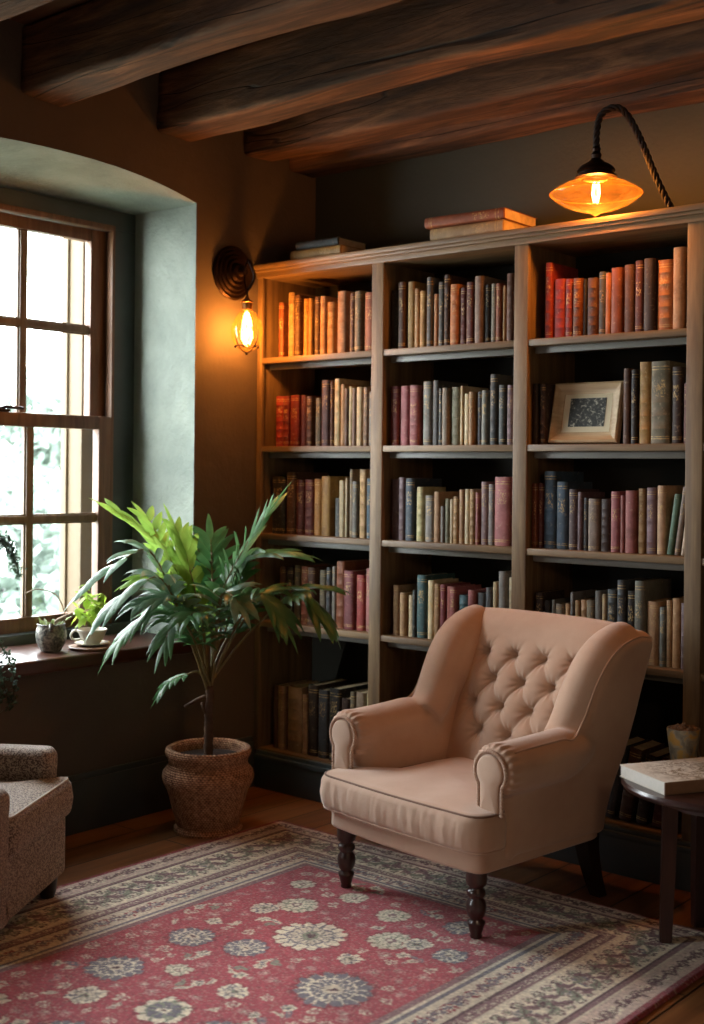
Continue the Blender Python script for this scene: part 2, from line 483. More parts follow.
# ------------------------------------------------------------------ garden outside
LEAFOUT = None
def m_leaf(name, c1, c2, trans=.4, rough=.45, scale=6):
    t = NT(name); v = t.coord()
    n = t.noise(v, scale, 3)
    col = t.ramp(n, [(.35, srgb(c1)), (.65, srgb(c2))])
    b = t.add('ShaderNodeBsdfPrincipled', {'Base Color': col, 'Roughness': rough})
    tl = t.add('ShaderNodeBsdfTranslucent', {'Color': col})
    mx = t.add('ShaderNodeMixShader', {0: trans, 1: b.outputs[0], 2: tl.outputs[0]})
    t.t.links.new(mx.outputs[0], t.out.inputs[0])
    return t.m
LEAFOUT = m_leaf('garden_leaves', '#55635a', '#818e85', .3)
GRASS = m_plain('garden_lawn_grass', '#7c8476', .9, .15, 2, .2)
struct(box('ground', -16, -.6, -6, 14, -.35, -.3, GRASS, bev=0))
def shrub(cx, cy, h, rad, seed, label, group):
    rnd = random.Random(seed)
    t = thing('garden_shrub', label, 'shrub', (cx, cy, -.3), 0, group)
    bm = bmesh.new()
    for k in range(5):
        a = rnd.uniform(0, 2*PI)
        bm_tube(bm, bez((0, 0, 0), (0, 0, h*.4), (rad*.6*math.cos(a), rad*.6*math.sin(a), h*rnd.uniform(.6, .9)), 6), [.05, .04, .03, .025, .02, .012], 6)
    bm_obj('stem', bm, BLACKW, t)
    V = []; F = []
    blobs = [(rnd.uniform(-.7, .7)*rad, rnd.uniform(-.7, .7)*rad, h*rnd.uniform(.25, .9), rad*rnd.uniform(.25, .5)) for _ in range(14)]
    for _ in range(2600):
        bx, by, bz, br = rnd.choice(blobs)
        d = Vector((rnd.gauss(0, 1), rnd.gauss(0, 1), rnd.gauss(0, 1))).normalized()*br*rnd.uniform(.6, 1.05)
        p = Vector((bx, by, bz))+d
        if p.z < .03: p.z = .03
        a = Vector((rnd.gauss(0, 1), rnd.gauss(0, 1), rnd.gauss(0, 1))).normalized()
        b = a.orthogonal().normalized(); s = rnd.uniform(.05, .11)
        i = len(V)
        V += [p-a*s, p+b*s*.45, p+a*s, p-b*s*.45]; F.append((i, i+1, i+2, i+3))
    new_obj('foliage', mesh_from('foliage', V, F), LEAFOUT, t)
shrub(-4.6, 1.5, 1.7, .9, 1, 'pale blurred shrub outside seen through the lower right window panes', 'shrubs in the garden')
shrub(-5.6, -.7, 1.9, .9, 2, 'pale blurred shrub outside seen through the left column of lower panes', 'shrubs in the garden')
shrub(-7.6, 3.6, 2.9, 1.0, 3, 'tall pale blurred tree outside seen through the upper right window panes', 'shrubs in the garden')
shrub(-8.6, 1.7, 2.6, 1.1, 5, 'misty pale tree outside behind the lower sash, farthest in the garden', 'shrubs in the garden')

# ------------------------------------------------------------------ bookcase
D, W, HB = .3875, .7018, 2.35
ZS = [1.932, 1.534, 1.142, .748, .176]
BC = thing('bookcase', 'tall brown wooden open bookcase filling the back wall with rows of old books', 'bookcase', (0, 0, 0))
def bookcase():
    NB = 4
    bm = bmesh.new(); bm_box(bm, .012, NB*W+.03, -.02, -.006, .02, 2.30, 0)
    bm_obj('back_panel', bm, CASEB, BC)
    for k in range(NB+1):
        x = k*W
        x0, x1 = (x-.031, x+.031) if k else (.003, .034)
        bm = bmesh.new(); bm_box(bm, x0+.008, x1-.008, -D+.012, -.021, .165, 2.30, .002)
        bm_box(bm, x0, x1, -D, -D+.02, .165, 2.305, .004)
        bm_obj('upright', bm, CASE, BC, True, 40)
    for b in range(NB):
        xa, xb = b*W+.0235, (b+1)*W-.0235
        if b == 0: xa = .027
        for i, z in enumerate(ZS):
            bm = bmesh.new(); bm_box(bm, xa, xb, -D+.004, -.021, z-.026, z, .004)
            s = bm_obj('shelf', bm, CASEH, BC, True, 40)
            if i < 4:
                bm = bmesh.new(); bm_box(bm, xa+.012, xb-.012, -D+.045, -D+.065, z-.052, z-.0265, .004)
                bm_obj('shelf_rail', bm, RAIL, s, True, 40)
    bm = bmesh.new()
    bm_box(bm, .002, NB*W+.04, -D-.028, -.006, HB-.022, HB, .006)
    bm_box(bm, .002, NB*W+.035, -D-.018, -.3, HB-.034, HB-.021, .004)
    bm_box(bm, .002, NB*W+.03, -D-.006, -.006, 2.292, HB-.033, .003)
    bm_obj('cornice', bm, CASEH, BC, True, 40)
    bm = bmesh.new()
    bm_box(bm, .024, NB*W+.03, -D-.012, -.02, 0, .135, .003)
    bm_box(bm, .024, NB*W+.035, -D-.02, -D+.02, .130, .152, .006)
    bm_box(bm, .024, NB*W+.03, -D-.008, -D+.02, .150, .168, .004)
    bm_obj('plinth', bm, PLINTH, BC, True, 40)
bookcase()

# ------------------------------------------------------------------ books
BOOKS = {
'L1': '94,128,247,rust 149,189,288,tan 190,225,273,brown 237,269,254,ochre 272,300,253,ochre 302,333,257,brown 340,376,256,tan 378,424,228,ochre 442,494,268,tan 512,540,255,brown 542,582,260,olive 592,644,251,rust',
'L2': '73,128,226,red 129,170,224,red 172,229,227,red 231,266,226,oxblood 269,305,219,brown 324,356,210,olive 358,405,287,plum 408,425,278,brown 428,462,291,cream 463,488,266,tan 491,509,247,taupe 510,530,253,cream 532,552,246,taupe 553,585,250,cream 590,616,248,taupe 625,646,228,grey',
'M1': '735,774,248,black 777,813,278,brown 822,859,276,ochre 861,885,244,tan 887,919,233,ochre 925,954,284,slate 956,979,215,orange 981,1008,262,slate 1010,1037,287,umber 1040,1085,245,orange 1088,1116,228,oxblood 1123,1160,246,oxblood 1163,1202,266,taupe 1204,1228,231,black 1232,1257,232,taupe 1259,1284,230,rust 1286,1303,220,ochre 1306,1340,264,brown',
'M2': '744,788,246,wine 791,838,246,rose 842,893,246,rose 904,949,260,grey 954,986,262,slate 988,1006,228,slate 1008,1043,230,taupe 1045,1091,232,olive 1093,1107,236,cream 1109,1137,204,cream 1137,1162,210,tan 1171,1191,210,slate 1193,1222,214,grey 1237,1271,275,slate 1275,1307,232,slate 1310,1338,231,mauve 1342,1353,192,cream',
'R1': '1481,1513,287,red 1515,1566,223,red 1567,1598,219,red 1604,1639,217,rust 1642,1657,212,black 1660,1702,214,brown 1704,1732,233,slate 1734,1758,226,orange 1760,1807,240,rust 1809,1852,247,brown 1854,1888,257,oxblood 1891,1936,260,umber 1938,1997,251,orange 1999,2043,289,tan 2045,2065,254,umber',
'R2': '1432,1457,232,black 1460,1486,230,umber 1814,1842,271,brown 1844,1869,266,black 1872,1921,292,ochre 1922,1995,291,olive 1996,2035,269,umber 2045,2069,210,oxblood',
'L3': '60,142,256,black 145,202,276,brown 205,255,243,oxblood 257,311,245,oxblood 313,357,248,ochre 360,417,260,ochre 433,467,167,slate 467,499,243,cream 500,515,255,cream 516,536,292,taupe 538,571,240,grey 573,613,292,tan 616,644,254,blue',
'L4': '116,154,247,brown 156,198,245,umber 200,235,257,olive 238,284,254,rust 287,333,253,brown 351,387,243,olive 393,421,258,slate 422,444,264,grey 446,496,288,rust 498,558,252,wine 562,611,236,red 613,645,267,rose',
'M3': '743,789,253,plum 791,823,260,mauve 824,871,256,navy 875,915,222,sage 923,969,188,grey 972,1004,204,tan 1006,1025,147,grey 1026,1049,177,olive 1051,1068,176,cream 1069,1095,187,tan 1096,1120,215,tan 1121,1146,217,cream 1147,1173,216,tan 1174,1192,205,rose 1194,1228,248,mauve 1229,1258,238,grey 1259,1332,267,rose',
'M4': '765,799,206,tan 800,835,178,tan 836,865,169,cream 866,884,192,slate 885,936,256,teal 938,972,237,cream 974,1002,226,tan 1004,1031,224,wine 1032,1053,218,rose 1055,1089,220,rose 1092,1143,189,teal 1144,1181,213,rose 1182,1223,204,slate 1224,1257,227,slate 1257,1280,252,cream 1281,1320,294,grey 1332,1352,274,cream',
'R3': '1420,1438,245,rust 1439,1457,245,rust 1458,1478,245,oxblood 1481,1534,291,blue 1535,1585,252,blue 1593,1630,225,plum 1633,1653,215,mauve 1654,1673,194,slate 1675,1723,192,taupe 1725,1765,191,umber 1766,1804,220,rose 1807,1825,206,rose 1827,1872,224,rose 1874,1902,232,tan 1903,1942,236,mauve 1944,1980,244,tan',
'R4': '1449,1484,226,umber 1487,1514,197,black 1520,1537,202,grey 1540,1578,190,taupe 1580,1602,192,tan 1602,1619,236,grey 1621,1642,208,tan 1643,1669,211,tan 1671,1704,212,taupe 1706,1734,248,grey 1735,1752,238,cream 1754,1794,257,slate 1795,1829,294,slate 1832,1865,258,black 1866,1907,296,grey 1910,1958,226,tan 1961,1984,210,grey 1985,2007,235,tan 2009,2041,244,tan 2044,2067,230,mauve',
'L5': '75,114,282,brown 116,154,283,tan 172,259,290,tan 261,292,262,tan 294,351,355,umber 355,413,295,slate 418,483,321,black 490,534,274,umber 537,564,308,olive 565,615,380,taupe 623,647,348,cream',
'M5': '730,776,349,oxblood 783,843,393,mauve 846,894,395,rose 897,932,377,umber',
}

PAL = {'rust': ('rust brown', '#8a4a2b'), 'tan': ('tan', '#b08a62'), 'brown': ('brown', '#5d3c28'), 'ochre': ('ochre', '#a67c3e'),
 'olive': ('olive grey', '#76705a'), 'red': ('red', '#93302a'), 'oxblood': ('dark red', '#5f2a24'), 'plum': ('plum', '#5a4547'),
 'cream': ('cream', '#cdbb97'), 'taupe': ('taupe', '#8d7d6c'), 'grey': ('grey', '#7d7c76'), 'black': ('black', '#26221f'),
 'slate': ('slate', '#4b4f52'), 'orange': ('orange tan', '#b3733c'), 'umber': ('dark brown', '#3d2d25'), 'wine': ('wine red', '#823f42'),
 'rose': ('dusty rose', '#a5615f'), 'mauve': ('mauve', '#836a6e'), 'blue': ('blue', '#3e5468'), 'navy': ('dark blue', '#3d4a57'),
 'sage': ('pale yellow green', '#b5ad82'), 'teal': ('teal', '#3a5d63'), 'green': ('green', '#5f7f69')}
def m_book():
    t = NT('book_cloth')
    oi = t.add('ShaderNodeObjectInfo')
    c = t.add('ShaderNodeTexCoord')
    sep = t.add('ShaderNodeSeparateXYZ', {0: c.outputs['Generated']})
    gx, gy, gz = sep.outputs
    ob = c.outputs['Object']
    rnd = oi.outputs['Random']
    off = t.add('ShaderNodeCombineXYZ', {0: t.math('MULTIPLY', rnd, 37.0), 1: t.math('MULTIPLY', rnd, 11.0), 2: t.math('MULTIPLY', rnd, 53.0)})
    vec = t.add('ShaderNodeVectorMath', {0: ob, 1: off.outputs[0]}, operation='ADD').outputs[0]
    n = t.noise(vec, 18, 6, .65)
    wear = t.noise(vec, 70, 4, .6)
    dark = t.mix(1.0, oi.outputs['Color'], (.5, .46, .42), 'MULTIPLY')
    lite = t.mix(.35, oi.outputs['Color'], srgb('#cbb392'))
    col = t.mix(t.ramp(n, [(.3, (0, 0, 0)), (.7, (1, 1, 1))]), dark, oi.outputs['Color'])
    col = t.mix(t.ramp(wear, [(.58, (0, 0, 0)), (.75, (.8, .8, .8))]), col, lite)
    # gilt on the spine: rules near both ends plus a worn title
    spine = t.math('LESS_THAN', gy, .06)
    rules = None
    for z in (.06, .085, .90, .935):
        d = t.math('LESS_THAN', t.math('ABSOLUTE', t.math('SUBTRACT', gz, z)), .006)
        rules = d if rules is None else t.math('MAXIMUM', rules, d)
    tv = t.add('ShaderNodeVectorMath', {0: vec, 1: (260, 40, 120)}, operation='MULTIPLY').outputs[0]
    tt = t.noise(tv, 1.0, 2, .5)
    band = t.math('MULTIPLY', t.math('GREATER_THAN', gz, t.math('ADD', .5, t.math('MULTIPLY', rnd, .12))), t.math('LESS_THAN', gz, t.math('ADD', .7, t.math('MULTIPLY', rnd, .14))))
    mid = t.math('MULTIPLY', t.math('GREATER_THAN', gx, .2), t.math('LESS_THAN', gx, .8))
    title = t.math('MULTIPLY', t.math('MULTIPLY', band, mid), t.math('GREATER_THAN', tt, .54))
    g = t.math('MULTIPLY', t.math('MAXIMUM', title, rules), spine)
    g = t.math('MULTIPLY', g, t.math('GREATER_THAN', t.math('FRACT', t.math('MULTIPLY', rnd, 7.3)), .3))
    g = t.math('MULTIPLY', g, t.ramp(wear, [(.35, (0, 0, 0)), (.6, (.8, .8, .8))]))
    col = t.mix(g, col, srgb('#c9a768'))
    return t.bsdf(col, .6, t.bump(wear, .25, .002))
BOOKM = m_book()
ORD = ['first', 'second', 'third', 'fourth', 'fifth', 'sixth', 'seventh', 'eighth', 'ninth', 'tenth', 'eleventh', 'twelfth', 'thirteenth',
       'fourteenth', 'fifteenth', 'sixteenth', 'seventeenth', 'eighteenth', 'nineteenth', 'twentieth', 'twenty-first', 'twenty-second']
def cover_mesh(w, h, d, rnd):
    """spine at -y, boards at +-x, open at the fore edge (+y); origin bottom centre of the spine"""
    th = min(.0028, w*.13); bulge = min(.009, w*.22)
    bands = [.18, .34, .5, .66, .82] if rnd.random() < .3 else []
    zl = [0, .004]
    for b in bands: zl += [b*h-.004, b*h-.002, b*h+.002, b*h+.004]
    zl += [h-.004, h]
    ns = 7
    def section(bump, ins):
        o = []; hw = w/2-ins
        o.append((-hw, d)); o.append((-hw, .010)); o.append((-hw+.0012, .006))
        for k in range(ns):
            a = PI*(1-k/(ns-1)); o.append((math.cos(a)*(hw-.001), .004-(bulge+bump)*math.sin(a)))
        o.append((hw-.0012, .006)); o.append((hw, .010)); o.append((hw, d))
        o.append((hw-th, d)); o.append((hw-th, .008)); o.append((-hw+th, .008)); o.append((-hw+th, d))
        return o
    V = []; F = []
    m = len(section(0, 0))
    for i, z in enumerate(zl):
        bump = 0
        for b in bands:
            if abs(z-b*h) < .0025: bump = .0016
        ins = .0008 if i in (0, len(zl)-1) else 0
        V += [(x, y, z) for x, y in section(bump, ins)]
    for i in range(len(zl)-1):
        for k in range(m):
            F.append((i*m+k, i*m+(k+1) % m, (i+1)*m+(k+1) % m, (i+1)*m+k))
    for base, rev in ((0, True), ((len(zl)-1)*m, False)):
        # end caps: left board, spine, right board
        L = [0, 1, m-2, m-1]; R = [m-6+0, m-5, m-4, m-3]
        R = [m-6, m-5, m-4, m-3]
        sp = list(range(1, m-5))+[m-3, m-2]
        for f in ([0, 1, m-2, m-1], [m-6, m-5, m-4, m-3], sp):
            if f == [m-6, m-5, m-4, m-3]: f = [m-6, m-5, m-4, m-3]
            f = [base+i for i in f]
            F.append(tuple(f[::-1] if rev else f))
    return V, F
def book(w, h, d, colkey, loc, rot=(0, 0, 0), label='', group=None, seed=0, flat=False):
    rnd = random.Random(seed)
    t = bpy.data.objects.new('book', None); COL.objects.link(t)
    t.location = loc; t.rotation_euler = rot; t.empty_display_size = .05
    tag(t, label, 'book', group)
    V, F = cover_mesh(w, h, d, rnd)
    o = new_obj('cover', mesh_from('cover', V, F), BOOKM, t)
    bm = bmesh.new(); bm.from_mesh(o.data); bmesh.ops.recalc_face_normals(bm, faces=bm.faces); bm.to_mesh(o.data); bm.free()
    try: o.data.set_sharp_from_angle(angle=math.radians(50))
    except Exception: pass
    c = srgb(PAL[colkey][1]); k = rnd.uniform(.8, 1.2)
    o.color = (*[min(1, x*k*rnd.uniform(.93, 1.07)) for x in c], 1)
    th = min(.0028, w*.13)
    bm = bmesh.new(); bm_box(bm, -w/2+th, w/2-th, .008, d-.005, .004, h-.004, 0)
    bm_obj('pages', bm, PAPER, t, False)
    return t
def place_books():
    shelf_word = ['top', 'second', 'third', 'fourth', 'bottom']
    bay_word = {'L': 'left', 'M': 'middle', 'R': 'right'}
    sd = 100
    for key, txt in BOOKS.items():
        bay = 'LMR'.index(key[0]); si = int(key[1])-1
        z = ZS[si]
        xmin = (.037 if bay == 0 else bay*W+.026); xmax = (bay+1)*W-.026
        items = [e.split(',') for e in txt.split()]
        grp = 'books on the %s shelf of the %s bay' % (shelf_word[si], bay_word[key[0]])
        prev = xmin
        for n, (a, b, h, c) in enumerate(items):
            sd += 1; rnd = random.Random(sd)
            a, b, h = int(a)/1000, int(b)/1000, int(h)/1000
            a = max(a, prev+.0006); b = min(b, xmax)
            if si == 4: h = min(h, .31 if key[0] == 'L' else .27)
            else: h = min(h, .325)
            w = max(b-a-.0012, .011)
            prev = a+w
            d = min(.3, max(.15, h*.72+rnd.uniform(-.015, .03)))
            size = ('thick ' if w > .043 else 'slim ' if w < .024 else '')+('tall ' if h > .262 else 'short ' if h < .208 else '')
            lab = '%s%s book standing %s from left on %s shelf of %s bay' % (size, PAL[c][0], ORD[n], shelf_word[si], bay_word[key[0]])
            y = -D+.03+rnd.uniform(-.004, .012)+.012
            book(w, h, d, c, (a+w/2, y, z+.0006), (0, 0, rnd.uniform(-.006, .006)), lab, grp, sd)
    # three leaning books at the right end of the third shelf, right bay
    z = ZS[2]
    for k, (x, w, h, c, ang, word) in enumerate([(1.997, .022, .215, 'green', .13, 'slim green book leaning right'),
            (2.024, .02, .24, 'taupe', .13, 'slim tall taupe book leaning right'), (2.047, .016, .2, 'cream', .12, 'slim cream book leaning right')]):
        book(w, h, .17, c, (x, -D+.045, z+.0015+w/2*math.sin(ang)), (0, ang, 0),
             word+' at right end of third shelf, right bay', 'books on the third shelf of the right bay', 900+k)
    # bottom shelf of the right bay: dark books leaning behind the side table
    z = ZS[4]
    for k, (x, w, h, c, ang, word) in enumerate([(1.69, .045, .27, 'umber', .17, 'dark brown book leaning by armchair side'), (1.765, .045, .27, 'slate', .17, 'slate book leaning right beside armchair back leg'),
            (1.83, .05, .265, 'brown', .17, 'brown book leaning right behind the side table'), (1.895, .045, .25, 'umber', .16, 'dark brown book leaning right behind the table leg'),
            (1.955, .04, .25, 'oxblood', .15, 'dark red book leaning right behind the side table')]):
        book(w, h, .18, c, (x, -D+.05, z+.0015+w/2*math.sin(ang)), (0, ang, 0),
             word+' on bottom shelf of right bay', 'books on the bottom shelf of the right bay', 950+k)
place_books()
# flat books lying on top of the bookcase (rotated so that a board faces up)
def flat_book(x, y, z, thick, length, depth, col, rz, label, group, seed):
    # lay the book on its side: local x -> up
    t = book(thick, length, depth, col, (0, 0, 0), (0, 0, 0), label, group, seed)
    R = Matrix.Rotation(rz, 4, 'Z') @ Matrix(((0, 0, 1, 0), (0, 1, 0, 0), (-1, 0, 0, 0), (0, 0, 0, 1)))
    t.rotation_euler = R.to_euler()
    t.location = (x, y, z+thick/2)
    return t
zt = HB+.0005
flat_book(.205, -.385, zt, .046, .285, .22, 'ochre', .02, 'ochre tan book lying flat on the bookcase, lower of the left pair', 'books lying on top of the bookcase', 980)
flat_book(.225, -.375, zt+.047, .036, .24, .2, 'slate', .03, 'slate book lying flat on the bookcase, upper of the left pair', 'books lying on top of the bookcase', 981)
flat_book(.975, -.39, zt, .052, .34, .25, 'tan', .03, 'thick tan book lying flat on the bookcase, lower of the pair beside the lamp', 'books lying on top of the bookcase', 982)
flat_book(.955, -.40, zt+.053, .044, .365, .26, 'rust', .05, 'rust brown book lying flat on the bookcase, upper of the pair beside the lamp', 'books lying on top of the bookcase', 983)

# ------------------------------------------------------------------ picture frame
def picture():
    t = thing('picture_frame', 'pale wooden picture frame with a dark botanical print leaning on the second shelf', 'picture frame', (1.636, -.316, ZS[1]+.0055), .02)
    w, h = .285, .232
    inner = bpy.data.objects.new('frame', None)
    FRW = m_wood('picture_frame_wood', '#a98a62', '#dcc198', 'x', .5, 1.2)
    tilt = Matrix.Rotation(math.radians(-13), 4, 'X')
    def tr(bm): bmesh.ops.transform(bm, matrix=tilt, verts=bm.verts)
    bm = bmesh.new()
    fwd = .042
    prof = [(0, .012), (0, -.012), (.008, -.017), (.018, -.012), (.034, -.004), (.042, -.002), (.042, .006)]
    corners = [(-w/2, 0), (w/2, 0), (w/2, h), (-w/2, h)]
    dirs = [(1, 1), (-1, 1), (-1, -1), (1, -1)]
    rings = []
    for (x, z), (dx, dz) in zip(corners, dirs):
        rings.append([bm.verts.new((x+dx*a, y, z+dz*a)) for a, y in prof])
    for i in range(4):
        A, B = rings[i], rings[(i+1) % 4]
        for k in range(len(prof)-1): bm.faces.new((A[k], B[k], B[k+1], A[k+1]))
        bm.faces.new((A[-1], B[-1], B[0], A[0]))
    tr(bm); bm_obj('frame_moulding', bm, FRW, t, True, 25)
    bm = bmesh.new(); bm_box(bm, -w/2+.01, w/2-.01, .006, .0115, .01, h-.01, 0); tr(bm)
    bm_obj('backing_board', bm, CASEB, t, False)
    bm = bmesh.new(); bm_box(bm, -w/2+.038, w/2-.038, .0025, .0055, .038, h-.038, 0); tr(bm)
    mt = bm_obj('mount', bm, m_plain('mount_card', '#ddd0b0', .9, .05, 10, .05), t, False)
    tt = NT('botanical_print'); v = tt.coord('Object', (1, 1, 1))
    vo = tt.add('ShaderNodeTexVoronoi', {'Vector': v, 'Scale': 75.0, 'Randomness': 1.0}, feature='SMOOTH_F1')
    n1 = tt.noise(v, 60, 5, .7, 1.5)
    f = tt.math('SUBTRACT', n1, tt.math('MULTIPLY', vo.outputs['Distance'], .25))
    col = tt.ramp(f, [(.36, srgb('#2b2d2b')), (.47, srgb('#55574f')), (.56, srgb('#b9b6a2'))])
    pm = tt.bsdf(col, .6)
    bm = bmesh.new(); bm_box(bm, -w/2+.068, w/2-.068, .0008, .0024, .064, h-.058, 0); tr(bm)
    bm_obj('print', bm, pm, mt, False)
picture()
# ------------------------------------------------------------------ upholstery helpers
def m_fabric(name, base, lite, weave=520, bump=.25, sheen=.35, spot=None):
    t = NT(name); v = t.coord()
    n = t.noise(v, 5, 5, .6)
    col = t.ramp(n, [(.3, srgb(base)), (.7, srgb(lite))])
    wv = t.noise(v, weave, 2, .5)
    if spot:
        vo = t.noise(v, 190, 2, .6)
        col = t.mix(t.ramp(vo, [(.44, (0, 0, 0)), (.56, (1, 1, 1))]), col, srgb(spot))
        h = vo
    else:
        col = t.mix(t.math('MULTIPLY', wv, .35), col, tuple(x*.7 for x in srgb(base)))
        h = wv
    h = t.math('ADD', t.math('MULTIPLY', h, .3), t.math('MULTIPLY', t.noise(v, 26, 3), .7))
    return t.bsdf(col, .85, t.bump(h, bump, .004), **{'Sheen Weight': sheen, 'Sheen Roughness': .5})
FAB = m_fabric('blush_upholstery', '#ba977f', '#caa991')
PIPE = m_fabric('piping_cord', '#b5927a', '#c8a892', 700, .2)
PIPED = m_fabric('dark_piping_cord', '#6d4c3a', '#7d5a46', 700, .2)
TWEED = m_fabric('speckled_tweed', '#4d3a30', '#5a463a', 300, .5, .2, spot='#a39382')

def resample(P, n, closed=True):
    P = [Vector(p) for p in P]
    if closed: P = P+[P[0]]
    L = [0]
    for a, b in zip(P, P[1:]): L.append(L[-1]+(b-a).length)
    out = []
    j = 0
    for k in range(n):
        s = L[-1]*k/(n if closed else n-1)
        while j < len(L)-2 and L[j+1] < s: j += 1
        u = (s-L[j])/max(L[j+1]-L[j], 1e-9)
        out.append(P[j].lerp(P[j+1], min(u, 1)))
    return out

def round_poly(P, r, n=6):
    """round the corners of a 2-D polygon; r is one radius or one per corner"""
    out = []
    N = len(P)
    rs = r if isinstance(r, (list, tuple)) else [r]*N
    for i in range(N):
        a, b, c = Vector(P[i-1]), Vector(P[i]), Vector(P[(i+1) % N])
        u, w = (a-b), (c-b)
        rad = min(rs[i], u.length*.49, w.length*.49)
        p, q = b+u.normalized()*rad, b+w.normalized()*rad
        for k in range(n+1):
            t = k/n
            out.append(p*(1-t)**2+b*2*t*(1-t)+q*t*t)
    return out

def pillow(outline, lo, hi, r, mapf, n=160, crown=0.0, nr=7, expo=1.0, fill=8, warp=None):
    """soft slab: 2-D outline, extruded lo..hi with rounded rims; mapf(u,v,h)->xyz"""
    P = resample(outline, n)
    # inward normals
    area = sum(P[i].x*P[(i+1) % n].y-P[(i+1) % n].x*P[i].y for i in range(n))
    sg = 1 if area > 0 else -1
    nor = []
    for i in range(n):
        t = (P[(i+1) % n]-P[i-1])
        nor.append(Vector((-t.y, t.x)).normalized()*sg)
    c = sum(P, Vector((0, 0)))/n
    lev = []
    half = (hi-lo)/2; rr = min(r, half)
    for k in range(nr+1):
        a = -PI/2+PI/2*k/nr; lev.append((rr*(1-math.cos(a)), lo+rr+rr*math.sin(a)))
    if half > rr+1e-4:
        lev.append((0, (lo+hi)/2))
    for k in range(nr+1):
        a = PI/2*k/nr; lev.append((rr*(1-math.cos(a)), hi-rr+rr*math.sin(a)))
    V = []; F = []
    def push(ring): 
        i = len(V); V.extend(ring); return i
    starts = []
    # bottom fill
    for f in range(fill-1, 0, -1):
        s = 1-f/fill
        ring = []
        for i in range(n):
            q = P[i]+nor[i]*rr; p = c.lerp(q, s)
            ring.append(mapf(p.x, p.y, lo))
        starts.append(push(ring))
    for ins, h in lev:
        ring = []
        for i in range(n):
            p = P[i]+nor[i]*ins; ring.append(mapf(p.x, p.y, h))
        starts.append(push(ring))
    for f in range(1, fill):
        s = 1-f/fill
        ring = []
        for i in range(n):
            q = P[i]+nor[i]*rr; p = c.lerp(q, s)
            ring.append(mapf(p.x, p.y, hi+crown*(1-s**2.2)))
        starts.append(push(ring))
    for a, b in zip(starts, starts[1:]):
        for k in range(n): F.append((a+k, a+(k+1) % n, b+(k+1) % n, b+k))
    i0 = len(V); V.append(mapf(c.x, c.y, lo)); V.append(mapf(c.x, c.y, hi+crown))
    for k in range(n):
        F.append((starts[0]+(k+1) % n, starts[0]+k, i0)); F.append((starts[-1]+k, starts[-1]+(k+1) % n, i0+1))
    if warp: V = [warp(Vector(v)) for v in V]
    return V, F

def fix(o):
    bm = bmesh.new(); bm.from_mesh(o.data); bmesh.ops.recalc_face_normals(bm, faces=bm.faces); bm.to_mesh(o.data); bm.free(); return o

def part(name, VF, mat, parent):
    return fix(new_obj(name, mesh_from(name, *VF), mat, parent))

def remeshed(VFs, voxel, iters):
    """fuse overlapping soft volumes into one smooth skin; returns (verts, faces)"""
    V = []; F = []
    for v, f in VFs:
        b = len(V); V += [tuple(x) for x in v]; F += [tuple(i+b for i in g) for g in f]
    me = mesh_from('tmp', V, F)
    o = bpy.data.objects.new('tmp', me); COL.objects.link(o); fix(o)
    m = o.modifiers.new('r', 'REMESH'); m.mode = 'VOXEL'; m.voxel_size = voxel
    s = o.modifiers.new('s', 'SMOOTH'); s.factor = .5; s.iterations = iters
    dg = bpy.context.evaluated_depsgraph_get(); dg.update()
    e = o.evaluated_get(dg).to_mesh()
    V = [v.co.copy() for v in e.vertices]; F = [tuple(p.vertices) for p in e.polygons]
    o.evaluated_get(dg).to_mesh_clear()
    bpy.data.objects.remove(o); bpy.data.meshes.remove(me)
    return V, F

def split_mesh(V, F, test):
    """divide faces by test(centre) into two meshes"""
    outs = []
    A = [f for f in F if test(sum((V[i] for i in f), Vector())/len(f))]
    sA = set(A); B = [f for f in F if f not in sA]
    for fs in (A, B):
        idx = {}; vv = []; ff = []
        for f in fs:
            g = []
            for i in f:
                if i not in idx: idx[i] = len(vv); vv.append(V[i])
                g.append(idx[i])
            ff.append(tuple(g))
        outs.append((vv, ff))
    return outs

